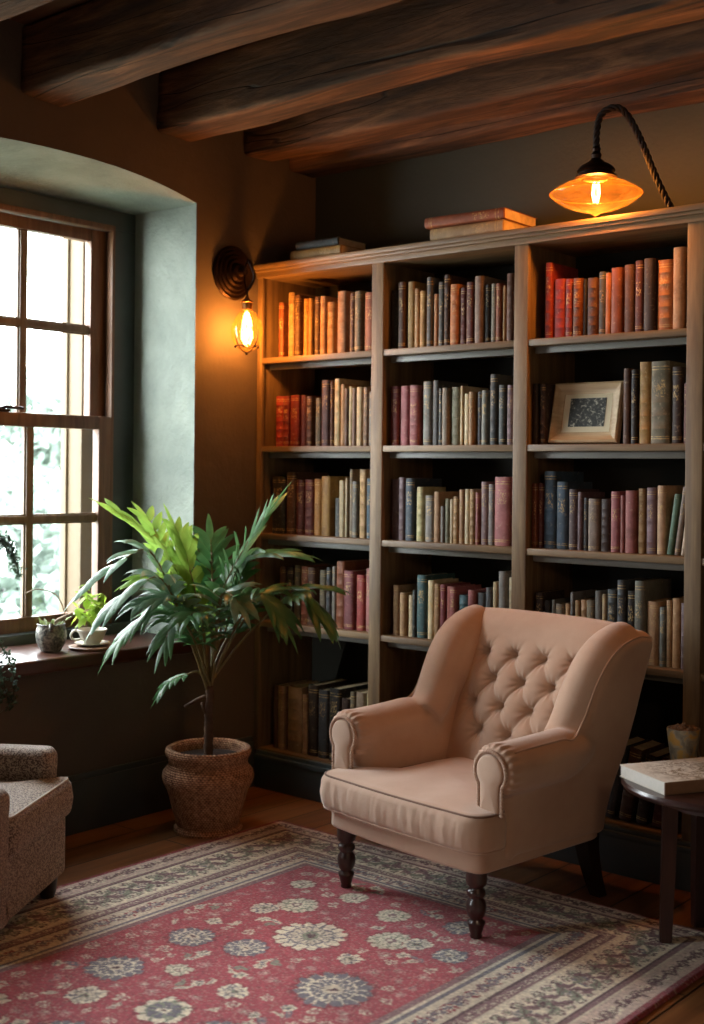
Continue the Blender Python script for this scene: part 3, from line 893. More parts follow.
# ------------------------------------------------------------------ wingback armchair
def armchair():
    t = thing('wingback_armchair', 'blush pink button-tufted wingback armchair with rolled arms and turned dark wooden legs',
              'armchair', (1.520, -1.243, 0.0125), math.radians(-8))
    def flare(z): return .075*max(0, z-.42)
    # --- base rail
    out = round_poly([(-.352, -.015), (0, -.035), (.352, -.015), (.345, .60), (-.345, .60)], [.05, .3, .05, .06, .06])
    part('seat_rail', pillow(out, .205, .30, .014, lambda u, v, h: (u, v, h), 200), FAB, t)
    # --- T-shaped seat cushion with gathered front
    zc0, zc1 = .268, .392
    out = round_poly([(-.372, -.045), (0, -.062), (.372, -.045), (.374, .10), (.245, .115), (.235, .56), (-.235, .56), (-.245, .115), (-.374, .10)],
                     [.07, .4, .07, .05, .02, .06, .06, .02, .05])
    def cw(p):
        # bulging front boxing with small vertical gathers
        f = max(0, 1-abs(p.y+.045)/.05)
        zz = (p.z-zc0)/(zc1-zc0)
        if 0 <= zz <= 1:
            g = math.sin(PI*min(1, max(0, zz)))
            p = p.copy()
            side = max(0, 1-abs(abs(p.x)-.372)/.04)
            p.y -= f*g*.016
            wr = noise.noise(Vector((p.x*38+p.z*9, p.z*9, 1.7)))
            wr2 = noise.noise(Vector((p.x*85-p.z*14, p.z*12, 4.2)))
            p.y -= f*g*(wr*.0085+wr2*.0055)*(1.15-.6*zz if zz > .15 else 1)
            p.x += side*g*.006*(1 if p.x > 0 else -1)
        if p.z > zc1-.004:
            p.z += noise.noise(Vector((p.x*9, p.y*7, 9.1)))*.004
        return p
    cu = part('seat_cushion', pillow(out, zc0, zc1, .026, lambda u, v, h: (u, v, h), 420, .024, 9, fill=12, warp=cw), FAB, t)
    rim = resample(out, 260)
    area_in = .007
    def rimline(z, ins):
        n = len(rim); L = []
        for i in range(n):
            tg = rim[(i+1) % n]-rim[i-1]; nn = Vector((-tg.y, tg.x)).normalized()
            p = rim[i]+nn*ins; L.append((p.x, p.y, z))
        return L
    tube('piping', rimline(zc1-.007, .0065), .0042, PIPED, cu, 8, True)
    tube('piping', [cwp for cwp in rimline(zc0+.008, .004)], .0042, PIPE, cu, 8, True)
    # --- side panels: outer side, arm roll and wing fused into one soft skin, then parted into arm and wing
    for s in (-1, 1):
        prof = [(.085, .215), (.08, .50), (.10, .552), (.20, .556), (.31, .560)]
        curve = catmull([(.31, .560), (.375, .578), (.425, .635), (.466, .71), (.512, .785), (.572, .845), (.648, .880), (.725, .893)], 6)
        prof += [(p.x, p.y) for p in curve[1:]]
        prof += [(.795, .880), (.815, .84), (.738, .60), (.65, .36), (.605, .215)]
        def mp(u, v, h, s=s):
            g = min(1, max(0, (v-.27)/.25)); g = g*g*(3-2*g)
            q = min(1, max(0, (v-.56)/.14)); q = q*q*(3-2*q)
            k = max(0, (h-.255)/.107)
            return (s*(h+flare(v)+k*(.022*g-.004)-(1-k)*.034*q), u, v)
        side = pillow(prof, .255, .362, .050, mp, 260, 0, 8)
        # slimmer skirt under the scroll on the outside comes from the arm roll standing proud of it
        axis = []
        N = 26
        for k in range(N+1):
            u = k/N
            y = .052+.43*u
            axis.append((s*(.338+.012*u), y, .508+.022*u*u+.0))
        rad = [.082 if k < N-8 else .082-.036*((k-(N-8))/8)**1.5 for k in range(N+1)]
        rad[0] = .076
        bm = bmesh.new(); bm_tube(bm, axis, rad, 28)
        bm.verts.ensure_lookup_table(); bm.verts.index_update()
        roll = ([v.co.copy() for v in bm.verts], [tuple(v.index for v in f.verts) for f in bm.faces]); bm.free()
        # thick front of the wing
        waxis = [(s*(.296+flare(p.y)), p.x+.038, p.y-.035) for p in curve[6:-2:3]]
        bm = bmesh.new(); bm_tube(bm, waxis, [.064+.010*math.sin(PI*i/(len(waxis)-1)) for i in range(len(waxis))], 20)
        bm.verts.index_update()
        wroll = ([v.co.copy() for v in bm.verts], [tuple(v.index for v in f.verts) for f in bm.faces]); bm.free()
        V, F = remeshed([side, roll, wroll], .0062, 9)
        # gathers where the cover is pleated around the scroll
        VV = []
        for v in V:
            w = max(0, 1-(v.y-.05)/.06) if v.y > .03 else 0
            if v.z > .44 and w > 0:
                a = math.atan2(v.z-.508, s*v.x-.338)
                dv = Vector((v.x-s*.338, 0, v.z-.508))
                if dv.length > .03: v = v+dv.normalized()*(.0050*math.sin(a*21)*w)
            VV.append(v)
        arm, wing = split_mesh(VV, F, lambda c: (c.z < .60 and c.y < .43) or (c.z < .245))
        part('arm', arm, FAB, t); part('wing', wing, FAB, t)
        a = t.children[-2]
        # keyhole shaped facing on the front of the arm with a beaded edge
        def key(R, w, zb):
            pts = []
            a0 = math.asin(min(1, w/R))
            for k in range(25):
                an = -PI/2+a0+(2*PI-2*a0)*k/24
                pts.append((.338+R*math.cos(an), .508+R*math.sin(an)))
            zz = pts[-1][1]
            return [(.338+w, zb)]+pts+[(.338-w, zb)]
        kp = round_poly(key(.053, .038, .385), [.012]+[.004]*25+[.012], 4)
        if s < 0: pass
        part('arm_facing', pillow(kp, .034, .060, .010, lambda u, v, h, s=s: (s*u, .034+.060-h, v), 120, .004, 5), FAB, a)
        edge = resample([(x, y) for x, y in key(.0625, .047, .385)], 50, False)
        bm = bmesh.new()
        for p in edge:
            bmesh.ops.create_uvsphere(bm, u_segments=8, v_segments=6, radius=.0066, matrix=Matrix.Translation((s*p.x, .043, p.y)))
        bm_obj('beaded_trim', bm, PIPE, a)
        # piping that runs along the outer edge of arm and wing
        pl = []
        for (u, v) in [(.09, .575)]+[(x, z+.012) for x, z in ((.16, .572), (.25, .572), (.33, .572))]+[(p.x, p.y) for p in curve[3::3]]+[(.795, .880)]:
            pl.append(Vector((s*(.405+flare(v)), u, v)))
        pl = catmull(pl, 4)
        # project the piping onto the skin
        from mathutils.bvhtree import BVHTree
        bv = BVHTree.FromPolygons([tuple(v) for v in VV], F)
        pj = []
        for p in pl:
            q = Vector((s*(.385+flare(p.z)), p.y, p.z-.004))
            hit = bv.find_nearest(q)
            pj.append(hit[0] if hit[0] is not None else q)
        sm = pj
        for _ in range(6): sm = [sm[0]]+[(sm[i-1]+sm[i]*2+sm[i+1])/4 for i in range(1, len(sm)-1)]+[sm[-1]]
        wg = t.children[-1] if t.children[-1].name.startswith('wing') else [c for c in t.children if c.name.startswith('wing')][-1]
        tube('piping', sm, .0038, PIPE, wg, 8)
    # --- tufted back
    nu, nv = 150, 150
    zb, ztp = .33, .912
    su, sv = .133, .088*2
    btn = []
    for r_, z in enumerate((.760, .674, .588, .502)):
        xs = (-.1995, -.0665, .0665, .1995) if r_ % 2 == 0 else (-.133, 0, .133)
        btn += [(x, z) for x in xs]
    def half(z): return .270+flare(z)*1.0
    def ybase(z): return .510+(z-.40)*.42
    def back_y(u, z):
        x = u*half(z)
        vt = (z-zb)/(ztp-zb)
        # pillow rounding to the borders
        edge = (1-abs(u)**6)
        top = min(1, max(0, (ztp-z)/.06)); top = math.sqrt(max(0, 1-(1-top)**2))
        d = .050*top*(.55+.45*edge)+.012*math.sin(PI*vt)
        # diamonds
        a = (x-.0665)/su+(z-.760)/sv; b = (x-.0665)/su-(z-.760)/sv
        puff = (abs(math.sin(PI*a))*abs(math.sin(PI*b)))**.5
        fade = min(1, max(0, (z-.43)/.10))*min(1, max(0, (.825-z)/.08))*min(1, max(0, (.25-abs(x))/.04))
        d += fade*(.017*puff-.010)
        for bx, bz in btn:
            q = math.hypot(x-bx, z-bz)
            d -= .028*math.exp(-(q/.013)**2)+.014*math.exp(-(q/.032)**2)
            # radiating creases
            if q < .075 and q > .002:
                an = math.atan2(z-bz, x-bx)
                d += .0048*math.sin(an*10+bx*40)*math.exp(-(q/.035)**2)
        return ybase(z)-d
    V = []; F = []
    for j in range(nv+1):
        z = zb+(ztp-zb)*(1-(1-j/nv)**1.25)
        for i in range(nu+1):
            u = -1+2*i/nu
            zz = z-.012*(abs(u)**3)*max(0, (z-.8)/.145)
            V.append((u*half(z), back_y(u, z), zz))
    for j in range(nv):
        for i in range(nu):
            k = j*(nu+1)+i; F.append((k, k+1, k+nu+2, k+nu+1))
    # rear skin of the back
    nb = len(V); m = 12
    for j in range(m+1):
        z = ztp-(ztp-.215)*j/m
        for i in range(nu+1):
            u = -1+2*i/nu
            top = min(1, max(0, (ztp-z)/.06)); top = math.sqrt(max(0, 1-(1-top)**2))
            zz = z-.012*(abs(u)**3)*max(0, (z-.8)/.145)
            V.append((u*(half(max(z, .3))+.03), ybase(max(z, .3))+.085*top-.0*(1-z), zz))
    for j in range(m):
        for i in range(nu):
            k = nb+j*(nu+1)+i; F.append((k, k+nu+1, k+nu+2, k+1))
    for i in range(nu): F.append((nv*(nu+1)+i, nv*(nu+1)+i+1, nb+i+1, nb+i))
    bk = part('backrest', (V, F), FAB, t)
    for bx, bz in btn:
        u = bx/half(bz)
        y = back_y(u, bz)-.003
        bm = bmesh.new()
        bmesh.ops.create_uvsphere(bm, u_segments=14, v_segments=8, radius=.0085, matrix=Matrix.Translation((bx, y, bz)) @ Matrix.Diagonal((1, .55, 1, 1)))
        bm_obj('button', bm, FAB, bk)
    # --- turned front legs, sabre rear legs
    prof = [(.0, 0), (.017, 0), (.019, .006), (.017, .012), (.0205, .020), (.024, .036), (.0275, .044), (.0275, .050), (.019, .056), (.019, .060), (.025, .066), (.030, .082), (.0315, .096), (.029, .110), (.022, .120),
            (.0215, .124), (.0285, .130), (.0295, .138), (.027, .146), (.0205, .151), (.021, .155), (.030, .162), (.033, .176), (.033, .210), (0, .210)]
    for x in (-.298, .298):
        lathe('leg', prof, LEGW, t, (x, .030, 0), 32, 60)
    for x in (-.285, .285):
        bm = bmesh.new(); rings = []
        for k in range(9):
            u = k/8; z = .2245*(1-u)-.0125; w = .030-.010*u; y = .585+.07*u**1.6
            rings.append([bm.verts.new((x+a*w, y+b*w, z)) for a, b in ((-1, -1), (1, -1), (1, 1), (-1, 1))])
        for A, B in zip(rings, rings[1:]):
            for k in range(4): bm.faces.new((A[k], A[(k+1) % 4], B[(k+1) % 4], B[k]))
        bm.faces.new(rings[0]); bm.faces.new(rings[-1][::-1])
        bmesh.ops.recalc_face_normals(bm, faces=bm.faces)
        bm_obj('leg', bm, BLACKW, t, True, 40)
    return t
armchair()

# ------------------------------------------------------------------ tweed armchair at the left edge
def tweed_chair():
    ang = math.atan2(-.84, .54)       # local +x runs along the front, from far arm to near arm ; facing = local +y
    t = thing('tweed_armchair', 'low brown speckled tweed armchair with piped seat cushion cut by left edge of frame', 'armchair', (.762, -2.098, .013), ang)
    # local frame: x: -far .. +near, y: + = front (toward the room)
    part('seat_rail', pillow(round_poly([(-.308, -.56), (.335, -.56), (.335, -.012), (-.308, -.012)], .03), .075, .275, .016, lambda u, v, h: (u, v, h), 140), TWEED, t)
    def cw(p):
        g = max(0, 1-abs(p.y+.02)/.06)*math.sin(PI*min(1, max(0, (p.z-.262)/.13)))
        p = p.copy(); p.y += .020*g; return p
    out = round_poly([(-.222, -.46), (.205, -.46), (.205, .0), (-.305, .0), (-.305, -.05), (-.222, -.06)], [.04, .04, .05, .07, .02, .01])
    cu = part('seat_cushion', pillow(out, .262, .392, .024, lambda u, v, h: (u, v, h), 200, .018, 8, warp=cw), TWEED, t)
    r_ = resample(out, 160)
    L = []
    for i in range(160):
        tg = r_[(i+1) % 160]-r_[i-1]; nn = Vector((-tg.y, tg.x)).normalized(); p = r_[i]+nn*.006
        L.append((p.x, p.y, .386))
    tube('piping', L, .0045, m_fabric('pale_piping_cord', '#a99a88', '#c2b5a3', 600, .2), cu, 8, True)
    for s in (-1, 1):
        # arm: rounded bar with a fatter top pad
        prof = [(.232, .08), (.230, .40), (.222, .425), (.224, .47), (.25, .49), (.315, .49), (.345, .468), (.348, .43), (.34, .40), (.338, .08)]
        prof = round_poly([(x-(.022 if s > 0 else 0), z) for x, z in prof], .012, 3)
        f0, f1 = -.56, (.010 if s > 0 else -.055)
        part('arm', pillow(prof, f0, f1, .030, lambda u, v, h, s=s: (s*u, h, v), 140, 0, 7), TWEED, t)
    prof = round_poly([(-.57, .09), (-.44, .09), (-.46, .80), (-.50, .84), (-.60, .84), (-.64, .78)], .05)
    part('backrest', pillow(prof, -.345, .345, .05, lambda u, v, h: (h, u, v), 140), TWEED, t)
    for x, y in ((-.27, -.065), (.29, -.05), (-.27, -.50), (.27, -.50)):
        lathe('leg', [(0, 0), (.022, 0), (.028, .02), (.033, .078), (0, .078)], BLACKW, t, (x, y, 0), 20)
tweed_chair()

# ------------------------------------------------------------------ rug
def rug():
    X0, X1, Y0, Y1 = .494, 2.452, -3.05, -.735
    st = .004
    nx, ny = int((X1-X0)/st), int((Y1-Y0)/st)
    xs = np.linspace(X0, X1, nx+1); ys = np.linspace(Y0, Y1, ny+1)
    X, Y = np.meshgrid(xs, ys)
    rng = np.random.default_rng(3)
    def col(h): return np.array(srgb(h), dtype=np.float32)
    RED, RED2 = col('#ad4a55'), col('#8f3a45')
    CREAM, CREAM2 = col('#e8dec6'), col('#d8cdb6')
    SLATE, MAUVE, PLUM, GREEN = col('#74727c'), col('#8a6a6d'), col('#60434a'), col('#8b927d')
    C = np.empty(X.shape+(3,), np.float32)
    C[:] = RED
    fx0, fx1, fy1 = .975, 1.95, -1.09         # inner field
    fy0 = Y0+.36
    # distance from the field border, normalised to 0..1 outwards
    dl = (fx0-X)/(fx0-X0); dr = (X-fx1)/(X1-fx1); dt = (Y-fy1)/(Y1-fy1); db = (fy0-Y)/(fy0-Y0)
    t = np.maximum(np.maximum(dl, dr), np.maximum(dt, db))
    along = np.where((np.maximum(dl, dr) > np.maximum(dt, db)), Y, X)
    border = t > 0
    def band(a, b, c): C[(t > a) & (t <= b)] = c
    band(0, .05, MAUVE); band(.05, .07, CREAM2); band(.07, .10, SLATE)
    band(.10, .28, CREAM2); band(.28, .30, PLUM); band(.30, .375, MAUVE); band(.375, .39, CREAM2)
    band(.39, .72, CREAM); band(.72, .735, PLUM); band(.735, .765, MAUVE); band(.765, .78, CREAM2)
    band(.78, .945, col('#d0bcae')); band(.945, 2, RED2)
    def sub(cx, cy, R):
        i0, i1 = max(0, int((cx-R-X0)/st)), min(nx, int((cx+R-X0)/st)+1)
        j0, j1 = max(0, int((cy-R-Y0)/st)), min(ny, int((cy+R-Y0)/st)+1)
        return (slice(j0, j1+1), slice(i0, i1+1))
    def rosette(cx, cy, R, cols, petals, rot=0, mask=None, sq=1.0):
        s = sub(cx, cy, R*1.15)
        dx, dy = X[s]-cx, (Y[s]-cy)/sq
        if dx.size == 0: return
        r = np.hypot(dx, dy)/R; th = np.arctan2(dy, dx)+rot
        pet = np.abs(np.cos(th*petals/2))
        e = .82+.18*pet**.6
        sm = C[s]
        ok = np.ones_like(r, bool) if mask is None else mask[s]
        outer, line, mid, core, cen = cols
        sm[ok & (r < e)] = outer
        sm[ok & (r < e) & (r > .50) & (pet < .33)] = line
        sm[ok & (r < e*.66)] = line
        sm[ok & (r < e*.60)] = mid
        sm[ok & (r < .52) & (r > .2) & (np.abs(np.cos(th*petals/2+.6)) < .4)] = line
        sm[ok & (r < .26)] = core
        sm[ok & (r < .13)] = cen
    def leaf(cx, cy, L, wd, ang, c, line, mask=None):
        s = sub(cx, cy, L)
        dx, dy = X[s]-cx, Y[s]-cy
        if dx.size == 0: return
        u = (dx*math.cos(ang)+dy*math.sin(ang))/L*2; v = (-dx*math.sin(ang)+dy*math.cos(ang))
        v = v-.25*L*(u*u-.3)
        m = (np.abs(u) < 1) & (np.abs(v) < wd*(1-u*u)*(1-.3*u))
        if mask is not None: m &= mask[s]
        C[s][m] = c
        C[s][m & (np.abs(v) < wd*.18)] = line
    inner = ~border
    # the knots wander: warp the drawing coordinates a little so that outlines are ragged
    def smooth_noise(step, amp):
        g = rng.normal(0, 1, (X.shape[0]//step+3, X.shape[1]//step+3)).astype(np.float32)
        jj = np.arange(X.shape[0])/step; ii = np.arange(X.shape[1])/step
        j0 = jj.astype(int); i0 = ii.astype(int); fj = (jj-j0)[:, None]; fi = (ii-i0)[None, :]
        return amp*((g[j0][:, i0]*(1-fj)+g[j0+1][:, i0]*fj)*(1-fi)+(g[j0][:, i0+1]*(1-fj)+g[j0+1][:, i0+1]*fj)*fi)
    X = X+smooth_noise(5, .0045)+smooth_noise(2, .0030)
    Y = Y+smooth_noise(5, .0045)+smooth_noise(2, .0030)
    PINK = col('#c08a86')
    pal = [(CREAM, SLATE, CREAM2, GREEN, PLUM), (SLATE, CREAM, SLATE, CREAM2, PLUM), (CREAM2, GREEN, CREAM, MAUVE, CREAM), (CREAM, GREEN, SLATE, CREAM, PLUM)]
    motifs = [(1.436, -1.582, .125, 0, 16), (1.175, -1.826, .085, 1, 14), (1.355, -1.78, .075, 1, 12), (1.228, -1.411, .075, 2, 12), (1.642, -1.451, .078, 2, 12),
              (1.742, -1.83, .125, 1, 16), (1.185, -2.128, .095, 1, 14), (1.50, -2.222, .085, 3, 8), (1.167, -1.502, .055, 0, 10), (1.131, -1.689, .03, 0, 6),
              (1.845, -1.424, .06, 1, 10), (1.641, -1.635, .042, 0, 6), (1.273, -2.298, .06, 0, 9), (1.33, -2.02, .045, 2, 7), (1.55, -2.02, .05, 0, 8), (1.70, -2.22, .08, 1, 12),
              (1.72, -1.42, .05, 0, 7), (1.32, -1.24, .055, 2, 10), (1.52, -1.28, .06, 2, 10), (1.74, -1.22, .06, 1, 10), (1.10, -1.25, .05, 2, 8), (1.42, -2.5, .11, 1, 16), (1.75, -2.52, .06, 0, 9), (1.10, -2.50, .07, 2, 9)]
    # curling stems and leaves between the rosettes
    placed = [(a, b, c) for a, b, c, *_ in motifs]
    def free(x, y, r):
        return all((x-a)**2+(y-b)**2 > (r+c*.95)**2 for a, b, c in placed)
    R = random.Random(5)
    for _ in range(3600):
        x, y = R.uniform(fx0+.03, fx1-.03), R.uniform(fy0+.03, fy1-.03)
        r = R.choice([.014, .017, .02, .024, .034, .042])
        if not free(x, y, r+.012): continue
        placed.append((x, y, r))
        k = R.random(); a = R.uniform(0, 2*PI)
        if r < .022: rosette(x, y, r*1.1, (PINK if k < .5 else CREAM2, RED2, PINK, CREAM2, MAUVE), 5, a, inner)
        elif r < .03: leaf(x, y, .06, .010, a, PINK if k < .6 else CREAM2, MAUVE, inner)
        else:
            leaf(x, y, .095, .009, a, CREAM2 if k < .5 else SLATE, SLATE if k < .5 else PINK, inner)
            leaf(x+.03*math.cos(a+1.9), y+.03*math.sin(a+1.9), .055, .012, a+.8, GREEN if k < .4 else CREAM2, MAUVE, inner)
            rosette(x+.03*math.cos(a), y+.03*math.sin(a), .021, (CREAM, SLATE, CREAM2, GREEN, PLUM), 6, a, inner)
    for i, (x, y, r, p_, n) in enumerate(motifs):
        # a soft halo of fine dark red around the flower, then the flower
        r *= .9
        rosette(x, y, r*1.1, (RED2, RED2, RED2, RED2, RED2), n, i, inner)
        rosette(x, y, r, pal[p_], n, i*.7, inner)
    # border motifs: repeated flowers and leaves in the cream band, small buds in the guards
    mainb = (t > .40) & (t < .715)
    def runs():
        yield 'L', (X0+fx0)/2, None
    def along_side(tc, step, fn, jit=.0):
        xl = fx0-(fx0-X0)*tc; xr = fx1+(X1-fx1)*tc; yt = fy1+(Y1-fy1)*tc; yb = fy0-(fy0-Y0)*tc
        k = 0
        y = yb
        while y < yt:
            fn(xl, y, k, 0); fn(xr, y, k, 0); y += step; k += 1
        x = xl
        while x < xr:
            fn(x, yt, k, 1); x += step; k += 1
    M1 = (t > .395) & (t < .718); G1 = (t > .79) & (t < .94); G2 = (t > .105) & (t < .275); G3 = (t > .305) & (t < .372)
    def f_main(x, y, k, o):
        a = k*1.3
        rosette(x, y, .036, [(MAUVE, CREAM, SLATE, CREAM2, PLUM), (SLATE, CREAM, MAUVE, CREAM, PLUM), (PLUM, CREAM, MAUVE, CREAM, PLUM)][k % 3], 8, a, M1, .8)
    def f_main2(x, y, k, o):
        leaf(x, y, .085, .013, (PI/2 if o == 0 else 0)+(.6 if k % 2 else -.6), GREEN if k % 2 else MAUVE, PLUM, M1)
    def f_side(x, y, k, o):
        rosette(x, y, .020, (MAUVE if k % 2 else PLUM, CREAM, GREEN, CREAM, PLUM), 6, k, M1)
    along_side(.56, .098, f_main)
    along_side(.46, .049, f_side); along_side(.655, .053, f_side); along_side(.52, .047, f_main2); along_side(.61, .055, f_main2)
    along_side(.865, .045, lambda x, y, k, o: rosette(x, y, .022, [(PLUM, CREAM2, MAUVE, CREAM, PLUM), (CREAM, PLUM, CREAM2, RED2, PLUM)][k % 2], 6, k, G1))
    along_side(.865, .0225, lambda x, y, k, o: leaf(x, y, .04, .005, k*2.1, PLUM, MAUVE, G1))
    along_side(.19, .055, lambda x, y, k, o: rosette(x, y, .026, [(MAUVE, CREAM, PLUM, CREAM, PLUM), (RED2, CREAM, SLATE, CREAM, PLUM)][k % 2], 7, k, G2))
    along_side(.19, .0275, lambda x, y, k, o: leaf(x, y, .05, .006, k*1.7, SLATE, MAUVE, G2))
    along_side(.338, .024, lambda x, y, k, o: rosette(x, y, .010, (CREAM2, PLUM, MAUVE, CREAM, PLUM), 4, k, G3))
    # worn wool: speckle, abrash
    n1 = rng.normal(0, 1, X.shape).astype(np.float32)
    sm = (n1+np.roll(n1, 1, 0)+np.roll(n1, 1, 1)+np.roll(n1, -1, 1))/2
    low = np.zeros_like(n1)
    for fx, fy, ph, am in [(3, 5, 0, .06), (7, 2, 1, .05), (11, 13, 2, .04), (23, 9, 4, .04)]:
        low += am*np.sin(X*fx+Y*fy+ph).astype(np.float32)
    X, Y = np.meshgrid(xs, ys)
    C *= (1+low+.13*n1*.6+.09*sm)[..., None]
    pick = rng.random(X.shape) < .14
    C[pick] = C[pick]*.55+(.45*np.where((rng.random(X.shape) < .5)[..., None], MAUVE, CREAM2))[pick]
    C = np.clip(C, .004, 1)
    # geometry: a low pile, sagging to the floor at the rim
    rim = np.minimum(np.minimum(X-X0, X1-X), np.minimum(Y-Y0, Y1-Y))
    Z = .011*np.clip(rim/.008, 0, 1)**.5+.0012*rng.random(X.shape)+.001
    nv = X.size
    co = np.stack([X, Y, Z], -1).astype(np.float32).reshape(-1)
    idx = np.arange(nv).reshape(X.shape)
    q = np.stack([idx[:-1, :-1], idx[:-1, 1:], idx[1:, 1:], idx[1:, :-1]], -1).reshape(-1).astype(np.int32)
    me = bpy.data.meshes.new('persian_rug')
    nf = len(q)//4
    me.vertices.add(nv); me.vertices.foreach_set('co', co)
    me.loops.add(len(q)); me.loops.foreach_set('vertex_index', q)
    me.polygons.add(nf); me.polygons.foreach_set('loop_start', np.arange(nf, dtype=np.int32)*4)
    me.update(calc_edges=True)
    ca = me.color_attributes.new('weave', 'FLOAT_COLOR', 'POINT')
    rgba = np.ones((nv, 4), np.float32); rgba[:, :3] = C.reshape(-1, 3)
    ca.data.foreach_set('color', rgba.reshape(-1))
    m = NT('rug_wool')
    at = m.add('ShaderNodeVertexColor', layer_name='weave')
    nn = m.noise(m.coord(), 420, 2)
    c_ = m.mix(m.math('MULTIPLY', nn, .5), at.outputs[0], m.mix(1.0, at.outputs[0], (.55, .5, .5), 'MULTIPLY'))
    m.bsdf(c_, .95, m.bump(nn, .4, .003), **{'Sheen Weight': .15})
    o = new_obj('persian_rug', me, m.m)
    tag(o, 'faded red oriental rug with cream floral borders lying on the plank floor', 'rug')
rug()

# ------------------------------------------------------------------ side table and what stands on it
TX, TY, TZ = 2.40, -.815, .50
def side_table():
    t = thing('side_table', 'round dark wooden side table with tapered square legs at the right edge', 'side table', (TX, TY, 0.0))
    lathe('tabletop', [(0, TZ-.028), (.262, TZ-.028), (.285, TZ-.022), (.292, TZ-.014), (.292, TZ-.008), (.286, TZ), (0, TZ)], TABLET, t, (0, 0, 0), 72, 30)
    for a in (math.radians(212), math.radians(137), math.radians(32), math.radians(-58)):
        # feet splay slightly outwards
        bm = bmesh.new(); rings = []
        for k in range(5):
            u = k/4; z = TZ-.028-(TZ-.028-.0125)*u; w = .023-.005*u; R = .145+.012*u
            c, s_ = math.cos(a), math.sin(a)
            rings.append([bm.verts.new((R*c+(p*c-q*s_)*w, R*s_+(p*s_+q*c)*w, z)) for p, q in ((-1, -1), (1, -1), (1, 1), (-1, 1))])
        for A, B in zip(rings, rings[1:]):
            for k in range(4): bm.faces.new((A[k], A[(k+1) % 4], B[(k+1) % 4], B[k]))
        bm.faces.new(rings[0]); bm.faces.new(rings[-1][::-1])
        bmesh.ops.bevel(bm, geom=[e for e in bm.edges if abs(e.verts[0].co.z-e.verts[1].co.z) > .02], offset=.004, segments=2, affect='EDGES')
        bm_obj('leg', bm, TABLEW, t, True, 40)
    lathe('apron', [(.10, TZ-.065), (.165, TZ-.065), (.165, TZ-.0285), (.10, TZ-.0285)], TABLEW, t, (0, 0, 0), 48, 30)
side_table()
def table_book():
    a = Vector((2.175, -.975)); 
    t = thing('art_book', 'large white book with a faded botanical cover lying on the round side table', 'book', (2.315, -.875, TZ+.0006), math.radians(-29))
    WH = m_plain('white_page_edges', '#d9d5cc', .8, .05, 60, .3, 300)
    tt = NT('printed_cover'); v = tt.coord('Object')
    n1 = tt.noise(v, 26, 6, .7, 2.0)
    sep = tt.add('ShaderNodeSeparateXYZ', {0: v})
    gr = tt.math('SUBTRACT', 1.0, tt.math('MULTIPLY', tt.add('ShaderNodeVectorMath', {0: v, 1: (.02, .02, .037)}, operation='DISTANCE').outputs['Value'], 5.0), True)
    f = tt.math('MULTIPLY', tt.ramp(n1, [(.46, (0, 0, 0)), (.55, (1, 1, 1))]), tt.ramp(gr, [(.1, (0, 0, 0)), (.6, (1, 1, 1))]))
    col = tt.mix(f, srgb('#d8d2c6'), srgb('#7d6a50'))
    cov = tt.bsdf(col, .5)
    SPN = m_plain('printed_spine', '#8a6a52', .6, .15, 20, .1)
    w, d = .235, .31
    bm = bmesh.new(); bm_box(bm, -w/2+.003, w/2-.003, -d/2+.003, d/2-.003, .0025, .0345, .001); bm_obj('pages', bm, WH, t, True, 40)
    for z0, z1 in ((0, .0025), (.0345, .037)):
        bm = bmesh.new(); bm_box(bm, -w/2, w/2, -d/2, d/2, z0, z1, .0008); bm_obj('cover_board', bm, cov, t, True, 40)
    bm = bmesh.new(); bm_box(bm, w/2-.003, w/2+.0006, -d/2, d/2, .0005, .0365, .0008)
    s = bm_obj('spine', bm, SPN, t, True, 40)
    t.rotation_euler = (0, 0, math.radians(-29))
table_book()
def gilt_cup():
    t = thing('patterned_cup', 'small grey and gold patterned cup filled with dried buds behind the white book', 'cup', (2.205, -.655, TZ+.0006))
    tt = NT('cup_glaze'); v = tt.coord()
    n = tt.noise(v, 24, 4, .6, .8)
    col = tt.ramp(n, [(.42, srgb('#6d6455')), (.52, srgb('#8d806a')), (.6, srgb('#a9803c'))])
    cm = tt.bsdf(col, .35, tt.bump(n, .3, .003))
    lathe('bowl', [(0, 0), (.034, 0), (.040, .01), (.047, .06), (.053, .108), (.0525, .112), (.049, .112), (.044, .06), (.036, .014), (0, .014)], cm, t, (0, 0, 0), 40, 50)
    bm = bmesh.new(); R = random.Random(3)
    for k in range(70):
        a = R.uniform(0, 2*PI); q = .042*math.sqrt(R.random())
        bmesh.ops.create_icosphere(bm, subdivisions=1, radius=R.uniform(.006, .011), matrix=Matrix.Translation((q*math.cos(a), q*math.sin(a), .104+R.uniform(0, .02)*(1-q/.06))))
    bm_obj('dried_buds', bm, m_plain('dried_bud', '#6b5440', .9, .4, 60, .3), t)
gilt_cup()

